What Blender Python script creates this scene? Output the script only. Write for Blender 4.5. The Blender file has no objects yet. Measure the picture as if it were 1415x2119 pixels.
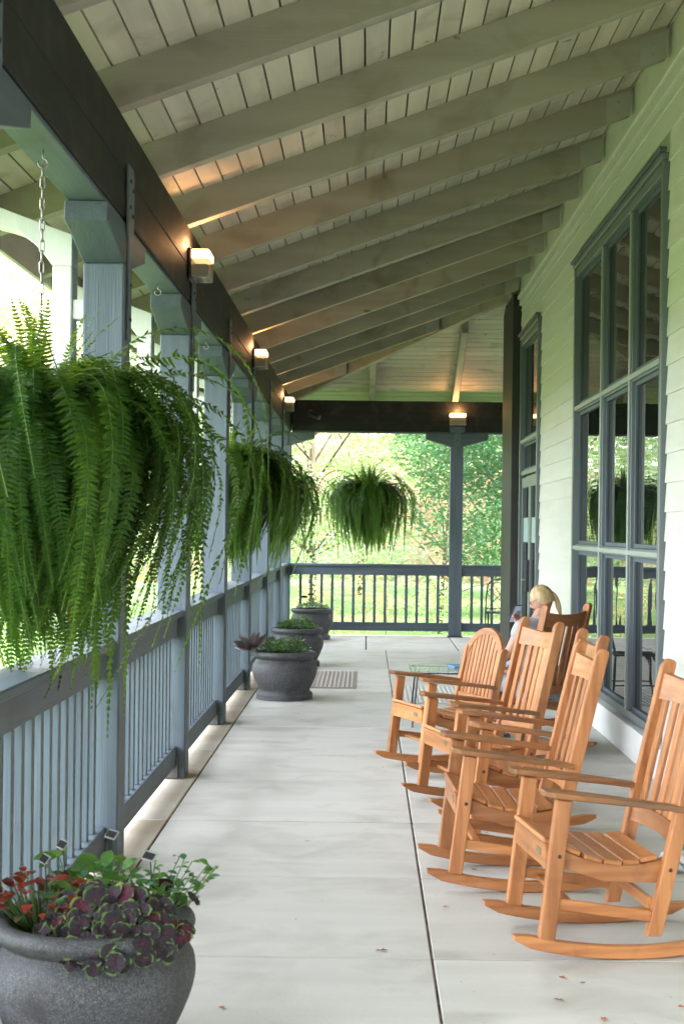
import bpy, math, random
from mathutils import Vector, Matrix, Euler
R = random.Random(7)
PI = math.pi
rad = math.radians
sc = bpy.context.scene

# ------------------------------------------------------------------ camera, world, sun, exposure
cam_d = bpy.data.cameras.new("camera")
cam = bpy.data.objects.new("camera", cam_d)
sc.collection.objects.link(cam)
cam.location = (0, 0, 1.6)
cam.rotation_euler = (PI/2, -0.012, 0)
cam_d.sensor_width = 36
cam_d.lens = 50.12
cam_d.shift_x = -0.0248
cam_d.shift_y = 0.0153
cam_d.clip_end = 1500
cam_d.dof.use_dof = True
cam_d.dof.focus_distance = 9.5
cam_d.dof.aperture_fstop = 7
sc.camera = cam

SUN_EL, SUN_AZ = 50, 128          # azimuth clockwise from +Y: the sun stands behind the house roof, to the right
world = bpy.data.worlds.new("World")
sc.world = world
world.use_nodes = True
wn = world.node_tree
for n in list(wn.nodes): wn.nodes.remove(n)
sky = wn.nodes.new("ShaderNodeTexSky")
sky.sky_type = 'NISHITA'
sky.sun_disc = False
sky.sun_elevation = rad(SUN_EL)
sky.sun_rotation = rad(SUN_AZ)
sky.air_density = 1.0
sky.dust_density = 2.5
sky.ozone_density = 1.0
bg = wn.nodes.new("ShaderNodeBackground")
bg.inputs[1].default_value = 0.15
wo = wn.nodes.new("ShaderNodeOutputWorld")
# bright broken cloud over the clear sky
wtc = wn.nodes.new("ShaderNodeTexCoord")
wno = wn.nodes.new("ShaderNodeTexNoise"); wno.inputs["Scale"].default_value = 2.2; wno.inputs["Detail"].default_value = 6
wn.links.new(wtc.outputs["Generated"], wno.inputs["Vector"])
wmr = wn.nodes.new("ShaderNodeMapRange"); wmr.inputs[1].default_value = .38; wmr.inputs[2].default_value = .58
wmr.inputs[3].default_value = .62; wmr.inputs[4].default_value = 1.0
wn.links.new(wno.outputs["Fac"], wmr.inputs[0])
wmx = wn.nodes.new("ShaderNodeMix"); wmx.data_type = 'RGBA'
wmx.inputs[7].default_value = (7.1, 7.5, 8.2, 1)
wn.links.new(wmr.outputs[0], wmx.inputs[0]); wn.links.new(sky.outputs[0], wmx.inputs[6])
wn.links.new(wmx.outputs[2], bg.inputs[0])
wn.links.new(bg.outputs[0], wo.inputs[0])

sun_d = bpy.data.lights.new("sun", 'SUN')
sun_d.energy = 2.4
sun_d.angle = rad(4)
sun_d.color = (1.0, 0.95, 0.87)
sun = bpy.data.objects.new("sun", sun_d)
sc.collection.objects.link(sun)
_sd = Vector((math.sin(rad(SUN_AZ))*math.cos(rad(SUN_EL)), math.cos(rad(SUN_AZ))*math.cos(rad(SUN_EL)), math.sin(rad(SUN_EL))))
sun.rotation_euler = (-_sd).to_track_quat('-Z', 'Y').to_euler()
sun.location = _sd*60

sc.view_settings.view_transform = 'Standard'
sc.view_settings.look = 'None'
sc.view_settings.gamma = 1
sc.view_settings.use_curve_mapping = False
sc.view_settings.exposure = 3.52
sc.render.engine = 'CYCLES'
sc.cycles.use_denoising = True
sc.cycles.max_bounces = 10
sc.cycles.diffuse_bounces = 5
sc.cycles.glossy_bounces = 4
sc.cycles.transparent_max_bounces = 8
sc.cycles.sample_clamp_indirect = 6
sc.cycles.caustics_reflective = False
sc.cycles.caustics_refractive = False

# ------------------------------------------------------------------ materials
MATS = {}
def mat(name, col, rough=0.6, spec=0.5, metal=0, var=0.0, vscale=(4, 4, 4), bump=0.0, bscale=(30, 30, 30),
        trans=0.0, tcol=None, col2=None, rvar=0.0, detail=4, dirt=None, dscale=3.0, dlo=.55, dhi=.75, dist=0.01, spots=None):
    """plain procedural paint / wood / stone: base colour modulated by noise, an optional second colour, dirt patches, bump"""
    if name in MATS: return MATS[name]
    m = bpy.data.materials.new(name); m.use_nodes = True
    nt = m.node_tree; N = nt.nodes; L = nt.links
    b = N["Principled BSDF"]
    b.inputs["Roughness"].default_value = rough
    b.inputs["Specular IOR Level"].default_value = spec
    b.inputs["Metallic"].default_value = metal
    tc = N.new("ShaderNodeTexCoord")
    def noise(scale, det=detail, dis=0.0):
        mp = N.new("ShaderNodeMapping"); mp.inputs["Scale"].default_value = scale
        L.new(tc.outputs["Object"], mp.inputs["Vector"])
        oi = N.new("ShaderNodeObjectInfo")
        ad = N.new("ShaderNodeVectorMath"); ad.operation = 'MULTIPLY_ADD'
        ad.inputs[1].default_value = (37, 23, 51)
        cmb = N.new("ShaderNodeCombineXYZ")
        for i in range(3): L.new(oi.outputs["Random"], cmb.inputs[i])
        L.new(cmb.outputs[0], ad.inputs[0]); L.new(mp.outputs[0], ad.inputs[2])
        n = N.new("ShaderNodeTexNoise"); n.inputs["Scale"].default_value = 1; n.inputs["Detail"].default_value = det
        n.inputs["Distortion"].default_value = dis
        L.new(ad.outputs[0], n.inputs["Vector"])
        return n.outputs["Fac"]
    def ramp(fac, lo, hi):
        r = N.new("ShaderNodeMapRange"); r.inputs[1].default_value = lo; r.inputs[2].default_value = hi
        L.new(fac, r.inputs[0]); return r.outputs[0]
    def mix(fac, a, c, typ='MIX'):
        x = N.new("ShaderNodeMix"); x.data_type = 'RGBA'; x.blend_type = typ
        for s, v in ((6, a), (7, c)):
            if hasattr(v, "links"): L.new(v, x.inputs[s])
            else: x.inputs[s].default_value = (*v, 1)
        if hasattr(fac, "links"): L.new(fac, x.inputs[0])
        else: x.inputs[0].default_value = fac
        return x.outputs[2]
    c = col
    if col2 is not None:
        c = mix(ramp(noise(vscale), .35, .65), col, col2)
    elif var:
        c = mix(ramp(noise(vscale), .3, .7), tuple(v*(1-var) for v in col), tuple(min(1, v*(1+var)) for v in col))
    if spots:
        c = mix(ramp(noise(spots[1], 2), spots[2], spots[3]), c, spots[0])
    if dirt:
        c = mix(ramp(noise((dscale,)*3, 6, .6), dlo, dhi), c, dirt)
    if rvar:
        oi = N.new("ShaderNodeObjectInfo")
        mr = N.new("ShaderNodeMapRange"); mr.inputs[3].default_value = 1-rvar; mr.inputs[4].default_value = 1+rvar
        L.new(oi.outputs["Random"], mr.inputs[0])
        hs = N.new("ShaderNodeHueSaturation"); L.new(mr.outputs[0], hs.inputs["Value"])
        if hasattr(c, "links"): L.new(c, hs.inputs["Color"])
        else: hs.inputs["Color"].default_value = (*c, 1)
        c = hs.outputs[0]
    if hasattr(c, "links"): L.new(c, b.inputs["Base Color"])
    else: b.inputs["Base Color"].default_value = (*c, 1)
    if bump:
        bp = N.new("ShaderNodeBump"); bp.inputs["Strength"].default_value = bump; bp.inputs["Distance"].default_value = dist
        L.new(noise(bscale, 5), bp.inputs["Height"]); L.new(bp.outputs[0], b.inputs["Normal"])
    if trans:
        t = N.new("ShaderNodeBsdfTranslucent")
        if tcol: t.inputs[0].default_value = (*tcol, 1)
        elif hasattr(c, "links"): L.new(c, t.inputs[0])
        else: t.inputs[0].default_value = (*c, 1)
        ms = N.new("ShaderNodeMixShader"); ms.inputs[0].default_value = trans
        L.new(b.outputs[0], ms.inputs[1]); L.new(t.outputs[0], ms.inputs[2])
        L.new(ms.outputs[0], N["Material Output"].inputs[0])
    MATS[name] = m
    return m

def slate(axis):
    s = [22, 22, 22]; s[axis] = 1.2
    b = [160, 160, 160]; b[axis] = 5
    return mat("slate paint %d" % axis, (.072, .093, .112) if axis != 2 else (.084, .108, .128), .55, .4, var=.16, vscale=s, bump=.5, bscale=b, dist=.004,
               dirt=(.045, .045, .042), dscale=2.5, dlo=.60, dhi=.85)
def beamc(axis):
    s = [22, 22, 22]; s[axis] = 1.2
    b = [160, 160, 160]; b[axis] = 5
    return mat('dark beam paint %d' % axis, (.013, .0135, .0125), .6, .25, dirt=(.035, .035, .031), dscale=5, dlo=.5, dhi=.75, var=.3, vscale=s, bump=.7, bscale=b, dist=.005)
def cream(axis, name="cream paint", col=(.53, .475, .385)):
    s = [9, 9, 9]; s[axis] = .7
    b = [90, 90, 90]; b[axis] = 4
    return mat(name+" %d" % axis, col, .55, .35, var=.12, vscale=s, bump=.35, bscale=b, dist=.003, rvar=.10,
               dirt=(col[0]*.55, col[1]*.5, col[2]*.42), dscale=2.6, dlo=.54, dhi=.80, detail=6, spots=(tuple(v*.35 for v in col), (7, 7, 7), .72, .78))
def wood(axis, dark=False):
    s = [26, 26, 26]; s[axis] = 1.8
    b = [220, 220, 220]; b[axis] = 8
    c1, c2 = ((.49, .205, .072), (.31, .112, .034)) if not dark else ((.42, .175, .07), (.31, .118, .045))  # dark set: same wood with the far chair's shade put into the colour
    return mat("%s wood %d" % ("dark" if dark else "golden", axis), c1, .42, .45, col2=c2, vscale=s, bump=.3, bscale=b,
               dist=.003, rvar=.22, detail=7, dirt=(c2[0]*.62, c2[1]*.55, c2[2]*.5), dscale=7, dlo=.58, dhi=.85)
M_COVER = mat("frame grey with painted skylight", (.27, .31, .30), .4, .5, var=.05)  # frame paint lightened: skylight on the front strips is put into the colour
M_BLACK = mat("black metal", (.018, .018, .02), .4, .5)
M_STEEL = mat("chain steel", (.35, .33, .29), .4, .5, metal=.8, var=.2, vscale=(40, 40, 40))
M_BOLT = mat("dark bolt", (.03, .03, .03), .6, .3)
M_FRAME = mat("window frame grey", (.12, .145, .145), .4, .5, var=.05)
M_CONC = mat("concrete slab", (.475, .46, .42), .62, .35, col2=(.525, .51, .47), vscale=(.8, 6, 1), rvar=.05, bump=.35,
             bscale=(70, 70, 70), dist=.003, dirt=(.355, .335, .295), dscale=2.6, dlo=.48, dhi=.80, detail=10,
             spots=((.26, .24, .20), (30, 14, 30), .74, .80))
M_EDGE = mat("concrete edge strip", (.36, .28, .21), .65, .3, col2=(.50, .45, .38), vscale=(3, 1.5, 1), bump=.4,
             bscale=(60, 60, 60), dist=.003, dirt=(.33, .2, .11), dscale=2.2, dlo=.60, dhi=.80, detail=8)
M_JOINT = mat("joint filler", (.03, .022, .017), .9, .1, col2=(.12, .095, .075), vscale=(14, 14, 14))
M_STONE = mat("speckled grey planter", (.036, .038, .043), .62, .4, col2=(.075, .077, .082), vscale=(60, 60, 60), bump=.5,
              bscale=(140, 140, 140), dist=.004, spots=((.16, .16, .165), (230, 230, 230), .50, .68), rvar=.06,
              dirt=(.035, .033, .032), dscale=4, dlo=.5, dhi=.8)
M_SOIL = mat("potting soil", (.035, .022, .014), .95, .1, var=.4, vscale=(60, 60, 60), bump=1, bscale=(90, 90, 90), dist=.01)
M_FERN = mat("fern frond green", (.006, .026, .003), .55, .18, col2=(.016, .056, .006), vscale=(5, 5, 5), trans=.22,
             tcol=(.34, .56, .04), rvar=.4)
M_RACHIS = mat("frond stalk", (.10, .16, .03), .6, .3)

def glass_mat():
    m = bpy.data.materials.new("dark window glass"); m.use_nodes = True
    nt = m.node_tree; N = nt.nodes; L = nt.links
    b = N["Principled BSDF"]
    b.inputs["Base Color"].default_value = (.006, .008, .008, 1)
    b.inputs["Roughness"].default_value = .0
    b.inputs["IOR"].default_value = 2.5
    b.inputs["Specular IOR Level"].default_value = .5
    tc = N.new("ShaderNodeTexCoord"); n = N.new("ShaderNodeTexNoise"); n.inputs["Scale"].default_value = 1.5
    bp = N.new("ShaderNodeBump"); bp.inputs["Strength"].default_value = .10; bp.inputs["Distance"].default_value = .02
    L.new(tc.outputs["Object"], n.inputs["Vector"]); L.new(n.outputs["Fac"], bp.inputs["Height"]); L.new(bp.outputs[0], b.inputs["Normal"])
    MATS["glass"] = m
    return m
M_GLASS = glass_mat()
M_FROST = mat("frosted band", (.30, .40, .40), .6, .4)

def emit_mat(name, col, strength, mixf=.5):
    m = bpy.data.materials.new(name); m.use_nodes = True
    b = m.node_tree.nodes["Principled BSDF"]
    b.inputs["Base Color"].default_value = (.7, .66, .58, 1)
    b.inputs["Roughness"].default_value = .3
    b.inputs["Emission Color"].default_value = (*col, 1)
    b.inputs["Emission Strength"].default_value = strength
    return m
M_LAMP = emit_mat("lit lamp glass", (1, .55, .25), .5)
M_BULB = emit_mat("lamp tube", (1, .62, .32), 10)
def clear_mat():
    m = bpy.data.materials.new("clear ribbed glass"); m.use_nodes = True
    nt = m.node_tree; N = nt.nodes; L = nt.links
    b = N["Principled BSDF"]; b.inputs["Base Color"].default_value = (.42, .38, .32, 1); b.inputs["Roughness"].default_value = .12
    t = N.new("ShaderNodeBsdfTransparent"); t.inputs[0].default_value = (.85, .83, .78, 1)
    ms = N.new("ShaderNodeMixShader"); ms.inputs[0].default_value = .45
    L.new(t.outputs[0], ms.inputs[1]); L.new(b.outputs[0], ms.inputs[2]); L.new(ms.outputs[0], N["Material Output"].inputs[0])
    return m
M_CLEAR = clear_mat()
def tglass_mat():
    m = bpy.data.materials.new("table glass"); m.use_nodes = True
    nt = m.node_tree; N = nt.nodes; L = nt.links
    b = N["Principled BSDF"]; b.inputs["Base Color"].default_value = (.55, .62, .62, 1); b.inputs["Roughness"].default_value = .05
    t = N.new("ShaderNodeBsdfTransparent"); t.inputs[0].default_value = (.9, .95, .94, 1)
    ms = N.new("ShaderNodeMixShader"); ms.inputs[0].default_value = .35
    L.new(t.outputs[0], ms.inputs[1]); L.new(b.outputs[0], ms.inputs[2]); L.new(ms.outputs[0], N["Material Output"].inputs[0])
    return m
M_TGLASS = tglass_mat()

# ------------------------------------------------------------------ geometry helpers
COL = sc.collection
class MB:
    def __init__(s): s.v = []; s.f = []; s.mi = []
    def add(s, vs, fs, M=None, mi=0):
        o = len(s.v)
        s.v.extend([(M @ Vector(p))[:] for p in vs] if M is not None else [tuple(p) for p in vs])
        s.f.extend([tuple(i+o for i in f) for f in fs]); s.mi.extend([mi]*len(fs))
        return s
    def box(s, x0, x1, y0, y1, z0, z1, bev=0.004, M=None, mi=0):
        """a box with chamfered edges"""
        lo = (min(x0, x1), min(y0, y1), min(z0, z1)); hi = (max(x0, x1), max(y0, y1), max(z0, z1))
        b = min(bev, .45*min(hi[i]-lo[i] for i in range(3)))
        if b <= 0:
            vs = [(x, y, z) for x in (lo[0], hi[0]) for y in (lo[1], hi[1]) for z in (lo[2], hi[2])]
            fs = [(0, 1, 3, 2), (4, 6, 7, 5), (0, 4, 5, 1), (2, 3, 7, 6), (0, 2, 6, 4), (1, 5, 7, 3)]
            return s.add(vs, fs, M, mi)
        vs = []; idx = {}
        for cx in (0, 1):
            for cy in (0, 1):
                for cz in (0, 1):
                    c = (cx, cy, cz)
                    for ax in range(3):
                        p = []
                        for i in range(3):
                            e = hi[i] if c[i] else lo[i]
                            if i != ax: e += -b if c[i] else b
                            p.append(e)
                        idx[(c, ax)] = len(vs); vs.append(tuple(p))
        fs = []
        for ax in range(3):
            u, w = (ax+1) % 3, (ax+2) % 3
            for sd in (0, 1):
                q = []
                for a, d in ((0, 0), (1, 0), (1, 1), (0, 1)):
                    c = [0, 0, 0]; c[ax] = sd; c[u] = a; c[w] = d
                    q.append(idx[(tuple(c), ax)])
                fs.append(tuple(q if sd else q[::-1]))
        for ax in range(3):
            u, w = (ax+1) % 3, (ax+2) % 3
            for a in (0, 1):
                for d in (0, 1):
                    c0 = [0, 0, 0]; c1 = [0, 0, 0]
                    c0[ax] = 0; c1[ax] = 1; c0[u] = c1[u] = a; c0[w] = c1[w] = d
                    c0 = tuple(c0); c1 = tuple(c1)
                    q = (idx[(c0, u)], idx[(c1, u)], idx[(c1, w)], idx[(c0, w)])
                    fs.append(q if (a == d) == True and False else (q if a != d else q[::-1]))
        for cx in (0, 1):
            for cy in (0, 1):
                for cz in (0, 1):
                    c = (cx, cy, cz)
                    q = (idx[(c, 0)], idx[(c, 1)], idx[(c, 2)])
                    fs.append(q if (cx+cy+cz) % 2 else q[::-1])
        return s.add(vs, fs, M, mi)
    def beam(s, a, b, w, h, bev=.003, up=(0, 0, 1), mi=0):
        """chamfered bar from a to b, w across, h along up"""
        a = Vector(a); b = Vector(b); d = b-a; L = d.length; x = d.normalized()
        y = Vector(up).cross(x)
        if y.length < 1e-5: y = Vector((0, 1, 0)).cross(x)
        y.normalize(); z = x.cross(y)
        M = Matrix(((x.x, y.x, z.x, a.x), (x.y, y.y, z.y, a.y), (x.z, y.z, z.z, a.z), (0, 0, 0, 1)))
        return s.box(0, L, -w/2, w/2, -h/2, h/2, bev, M, mi)
    def prism(s, pts, axis, t0, t1, M=None, mi=0, bev=0.0):
        """closed outline pts (2-D) extruded along axis from t0 to t1; (u,v) are the other two axes in order"""
        o = [i for i in range(3) if i != axis]
        def P(p, t):
            q = [0, 0, 0]; q[o[0]] = p[0]; q[o[1]] = p[1]; q[axis] = t; return tuple(q)
        n = len(pts)
        if bev:
            c = (sum(p[0] for p in pts)/n, sum(p[1] for p in pts)/n)
            ins = []
            for i in range(n):
                a, p, q = Vector(pts[i-1]), Vector(pts[i]), Vector(pts[(i+1) % n])
                d1 = (p-a); d2 = (q-p)
                if d1.length < 1e-9 or d2.length < 1e-9: ins.append(p); continue
                n1 = Vector((-d1.y, d1.x)).normalized(); n2 = Vector((-d2.y, d2.x)).normalized()
                k = (n1+n2)
                if k.length < 1e-6: k = n1
                k.normalize(); ins.append((p, k))
            area = sum(pts[i-1][0]*pts[i][1]-pts[i][0]*pts[i-1][1] for i in range(n))
            sg = 1 if area > 0 else -1
            inn = [(e[0]+e[1]*bev*sg) if isinstance(e, tuple) else e for e in ins]
            rings = [(inn, t0), (pts, t0+bev), (pts, t1-bev), (inn, t1)]
        else:
            rings = [(pts, t0), (pts, t1)]
        vs = []
        for r, t in rings: vs += [P(p, t) for p in r]
        fs = [tuple(range(n))[::-1], tuple(range((len(rings)-1)*n, len(rings)*n))]
        for k in range(len(rings)-1):
            for i in range(n):
                j = (i+1) % n
                fs.append((k*n+i, k*n+j, (k+1)*n+j, (k+1)*n+i))
        return s.add(vs, fs, M, mi)
    def tube(s, pts, r, seg=8, closed=False, mi=0, cap=True):
        P = [Vector(p) for p in pts]; n = len(P)
        rr = r if isinstance(r, (list, tuple)) else [r]*n
        vs = []; prev = None
        for i in range(n):
            if closed: d = P[(i+1) % n]-P[i-1]
            else: d = P[min(i+1, n-1)]-P[max(i-1, 0)]
            d.normalize()
            if prev is None:
                a = Vector((0, 0, 1)) if abs(d.z) < .9 else Vector((1, 0, 0))
                u = a.cross(d).normalized()
            else:
                u = (prev-d*prev.dot(d)).normalized()
            prev = u; w = d.cross(u)
            for k in range(seg):
                t = 2*PI*k/seg
                vs.append(tuple(P[i]+(u*math.cos(t)+w*math.sin(t))*rr[i]))
        fs = []
        for i in range(n if closed else n-1):
            j = (i+1) % n
            for k in range(seg):
                l = (k+1) % seg
                fs.append((i*seg+k, i*seg+l, j*seg+l, j*seg+k))
        if not closed and cap:
            fs.append(tuple(range(seg))[::-1]); fs.append(tuple(range((n-1)*seg, n*seg)))
        return s.add(vs, fs, None, mi)
    def lathe(s, prof, seg=32, c=(0, 0, 0), mi=0):
        vs = []; fs = []; n = len(prof)
        for r, z in prof:
            for k in range(seg):
                t = 2*PI*k/seg; vs.append((c[0]+r*math.cos(t), c[1]+r*math.sin(t), c[2]+z))
        for i in range(n-1):
            for k in range(seg):
                l = (k+1) % seg
                fs.append((i*seg+k, i*seg+l, (i+1)*seg+l, (i+1)*seg+k))
        return s.add(vs, fs, None, mi)
    def mesh(s, name, mats, smooth=False):
        me = bpy.data.meshes.new(name); me.from_pydata(s.v, [], s.f)
        for m in (mats if isinstance(mats, (list, tuple)) else [mats]): me.materials.append(m)
        if any(s.mi): me.polygons.foreach_set("material_index", s.mi)
        if smooth: me.polygons.foreach_set("use_smooth", [True]*len(me.polygons))
        me.update()
        return me
    def build(s, name, mats, parent=None, smooth=False, **k):
        return place(name, s.mesh(name, mats, smooth), parent, **k)

def place(name, me, parent=None, loc=None, rot=None, scale=None, label=None, kind=None):
    o = bpy.data.objects.new(name, me); COL.objects.link(o)
    if parent is not None: o.parent = parent
    if loc is not None: o.location = loc
    if rot is not None: o.rotation_euler = rot
    if scale is not None: o.scale = scale if hasattr(scale, "__len__") else (scale,)*3
    if label: o["label"] = label
    if kind: o["kind"] = kind
    return o
def tag(o, label=None, cat=None, group=None, kind=None):
    if label: o["label"] = label
    if cat: o["category"] = cat
    if group: o["group"] = group
    if kind: o["kind"] = kind
    return o
def thing(name, label, cat, loc=(0, 0, 0), rz=0, group=None):
    o = bpy.data.objects.new(name, None); COL.objects.link(o)
    o.location = loc; o.rotation_euler = (0, 0, rz); o.empty_display_size = .1
    return tag(o, label, cat, group)
def kids(o): return KID.get(o.name, [])
def dup(root, loc, rz, label, group=None, cat=None):
    def cp(o, par):
        c = o.copy(); COL.objects.link(c); c.parent = par
        for ch in o.children: cp(ch, c)
        return c
    c = cp(root, None); c.location = loc; c.rotation_euler = (0, 0, rz)
    c["label"] = label
    if group: c["group"] = group
    return c

# ------------------------------------------------------------------ measurements (metres)
XP0, XP1 = -1.325, -1.135          # porch posts across
PY = [4.14+2.44*i for i in range(7)]   # near faces of the posts
YF = 21.0                          # far row of posts (near face)
XW = 1.88                          # face of the house wall
SL = 0.365                         # roof slope
def rb(x): return 3.475+SL*(x+1.135)      # underside of rafters
def cz(x): return rb(x)+.20               # underside of ceiling boards
EAVE = -2.05
YEND = -14.0

# ------------------------------------------------------------------ ground
def ground_mat():
    return mat("sunlit lawn", (.075, .150, .04), .9, .1, col2=(.12, .185, .065), vscale=(.5, .5, .5), bump=.6, bscale=(20, 20, 20),
               dist=.05, dirt=(.15, .20, .07), dscale=.12, dlo=.5, dhi=.75)
g = MB()
nx, ny = 40, 46
gx = [-400, -200, -100]+[-60+3.2*i for i in range(34)]+[90, 200, 400]
gy = [-200, -80]+[-30+4*i for i in range(38)]+[160, 260, 400, 700, 1000]
def gz(x, y):
    z = -.55-.02*max(0, -x-3)
    if y > 24: z -= .012*(y-24)
    return z+.12*math.sin(x*.31+y*.17)*math.cos(y*.23)*min(1, max(0, (abs(x+1)+max(0, y-22)-3)/6))
vs = [(x, y, gz(x, y)) for y in gy for x in gx]
W = len(gx)
fs = [(j*W+i, j*W+i+1, (j+1)*W+i+1, (j+1)*W+i) for j in range(len(gy)-1) for i in range(W-1)]
g.add(vs, fs)
tag(g.build("ground", ground_mat(), smooth=True), kind="structure", label="sunlit green lawn around the porch")

# ------------------------------------------------------------------ porch floor: slabs with recessed joints
floor = thing("floor", "pale concrete porch floor laid in large jointed slabs", None)
if "category" in floor: del floor["category"]
floor["kind"] = "structure"
MB().box(-1.42, 9, YEND, 21.3, -.6, -.0045, 0).build("joint_filler", M_JOINT, floor)
jy = [YEND+.0]
y = 5.30
rows = []
while y > YEND: y -= 1.22
rows = [y+1.22*i for i in range(0, 28)]
rows = [max(YEND, r) for r in rows if r < 18.9]
rows[-1] = 18.70
colx = [(-1.06, .26), (.26, 1.88)]
for i in range(len(rows)-1):
    for (a, b) in colx:
        gp = .005
        ga = .003 if a < 0 else .0045
        MB().box(a+ga, b-.0045, rows[i]+.006, rows[i+1]-.006, -.12, 0+R.uniform(-.0015, .0015), .0035).build("slab", M_CONC, floor)
    MB().box(-1.42, -1.066, rows[i]+.003, rows[i+1]-.003, -.14, 0, .006).build("edge_slab", M_EDGE, floor)
xs = [-1.06, 0.0, 1.22, 2.44, 3.66, 4.88, 6.1, 7.32, 8.54]
for i in range(len(xs)-1):
    for (a, b) in ((18.70, 19.92), (19.92, 21.12)):
        MB().box(xs[i]+.006, xs[i+1]-.006, a+.006, b-.006, -.12, R.uniform(-.0015, .0015), .007).build("slab", M_CONC, floor)
MB().box(-1.42, -1.066, 18.703, 21.3, -.14, 0, .006).build("edge_slab", M_EDGE, floor)
MB().box(-1.06, 9, 21.126, 21.3, -.14, 0, .006).build("edge_slab", M_EDGE, floor)

# ------------------------------------------------------------------ roof: ceiling boards, rafters, hip
roof = thing("porch_roof", "sloping cream board ceiling with exposed rafters over the porch", "roof", (0, 0, 3.4))
RO = Vector((0, 0, 3.4))
def rbuild(mb, name, m, **k):
    mb.v = [(p[0], p[1], p[2]-3.4) for p in mb.v]
    return mb.build(name, m, roof, **k)
MC_Y, MC_X = cream(1), cream(0)
PW = .1255
x = EAVE
while x < 1.95:
    x1 = x+PW
    g_ = .0048
    a, b = x+g_, x1-g_
    dz = R.uniform(-.0015, .0015)
    ya, yb = 19.865-a, 19.865-b
    v = []
    for (xx, ye) in ((a, ya), (b, yb)):
        for yy in (YEND, ye):
            for t in (0, .02): v.append((xx, yy, cz(xx)+dz+t))
    ch = .003
    f = [(0, 2, 6, 4), (1, 5, 7, 3), (0, 1, 3, 2), (4, 6, 7, 5), (0, 4, 5, 1), (2, 3, 7, 6)]
    rbuild(MB().add(v, f), "ceiling_board", MC_Y)
    x = x1
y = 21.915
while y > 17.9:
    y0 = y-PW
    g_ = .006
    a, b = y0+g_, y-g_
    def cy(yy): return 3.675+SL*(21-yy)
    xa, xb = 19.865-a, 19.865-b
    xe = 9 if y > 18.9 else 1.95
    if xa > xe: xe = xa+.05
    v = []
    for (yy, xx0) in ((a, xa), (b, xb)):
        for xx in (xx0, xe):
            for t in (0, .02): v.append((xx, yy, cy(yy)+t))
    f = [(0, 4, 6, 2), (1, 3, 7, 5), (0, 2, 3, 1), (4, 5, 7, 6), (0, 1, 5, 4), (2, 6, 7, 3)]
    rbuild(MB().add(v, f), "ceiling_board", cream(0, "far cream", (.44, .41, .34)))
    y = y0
# solid roof covering above the boards
cov = MB()
M_ROOFTOP = mat("roof shingles", (.12, .11, .10), .9, .2, var=.3)
def sheet(pts, t):
    n = len(pts)
    vv = [(p[0], p[1], p[2]) for p in pts]+[(p[0], p[1], p[2]+t) for p in pts]
    ff = [tuple(range(n))[::-1], tuple(range(n, 2*n))]+[(i, (i+1) % n, (i+1) % n+n, i+n) for i in range(n)]
    cov.add(vv, ff)
Z0 = .045
sheet([(EAVE-.03, YEND, cz(EAVE)+Z0), (9, YEND, cz(9)+Z0), (9, 10.865, cz(9)+Z0), (EAVE-.03, 21.915, cz(EAVE)+Z0)], .06)
sheet([(EAVE-.03, 21.95, cz(EAVE)+Z0), (9, 10.9, cz(9)+Z0), (20, 10.9, cz(9)+Z0), (20, 21.95, cz(EAVE)+Z0)], .06)
sheet([(9.01, YEND, cz(9)+Z0), (20, YEND, cz(-2)+Z0), (20, 10.8, cz(-2)+Z0), (9.01, 10.8, cz(9)+Z0)], .06)
rbuild(cov, "roof_covering", M_ROOFTOP)
# eave fascia boards
rbuild(MB().box(EAVE-.035, EAVE-.005, YEND, 21.93, rb(EAVE)-.02, cz(EAVE)+.03, .004), "fascia_board", cream(1))
rbuild(MB().box(EAVE-.03, 9, 21.95, 21.98, rb(EAVE)-.02, cz(EAVE)+.03, .004), "fascia_board", cream(0))
# rafters
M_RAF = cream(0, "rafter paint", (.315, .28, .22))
M_HANG = mat("painted hanger", (.33, .32, .28), .45, .5, var=.08)
def rafter(y1, x0, x1):
    mb = MB()
    zz = lambda x: rb(x)
    b = .004
    # profile across (y): chamfered lower edges
    prof = [(y1-.09, .199), (y1-.09, b), (y1-.09+b, 0), (y1-b, 0), (y1, b), (y1, .199)]
    vs = []
    for xx in (x0, x1):
        sk = .0
        for (yy, dz) in prof: vs.append((xx, yy, zz(xx)+dz))
    n = len(prof)
    fs = [tuple(range(n)), tuple(range(n, 2*n))[::-1]]+[(i, i+n, (i+1) % n+n, (i+1) % n) for i in range(n)]
    mb.add(vs, fs)
    return rbuild(mb, "rafter", M_RAF)
def hanger(y1, xe, par):
    mb = MB()
    pl = [(xe-.17, rb(xe-.17)-.002), (xe, rb(xe)-.002), (xe, rb(xe)+.17), (xe-.17, rb(xe-.17)+.17)]
    mb.prism([(p[0], p[1]-3.4) for p in pl], 1, y1-.094, y1-.0905)
    h = mb.build("hanger_plate", M_HANG, par)
    mb = MB()
    for dz in (.045, .12):
        mb.lathe([(0, .006), (.008, .006), (.011, .002), (.011, 0)], 8)
        k = 32
        mb.v[-k:] = [(xe-.085+p[0], y1-.094-p[2], rb(xe-.085)+dz-3.4+p[1]) for p in mb.v[-k:]]
    mb.build("hanger_bolts", M_HANG, par)
RY = [6.5+1.24*k for k in range(-16, 13)]
for yk in RY:
    xe = 1.83
    if 19.865-yk-.06 < xe: xe = 19.865-yk-.05
    if xe < EAVE+.2: continue
    r = rafter(yk, EAVE, xe)
    if yk > 5 : hanger(yk, xe, r)
# hip rafter, 45 degrees
mb = MB()
a = Vector((EAVE+.02, 21.895, rb(EAVE+.02)+.09)); b = Vector((1.80, 18.065, rb(1.80)+.09))
mb.beam(a, b, .09, .23, .004)
rbuild(mb, "hip_rafter", M_RAF)
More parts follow.
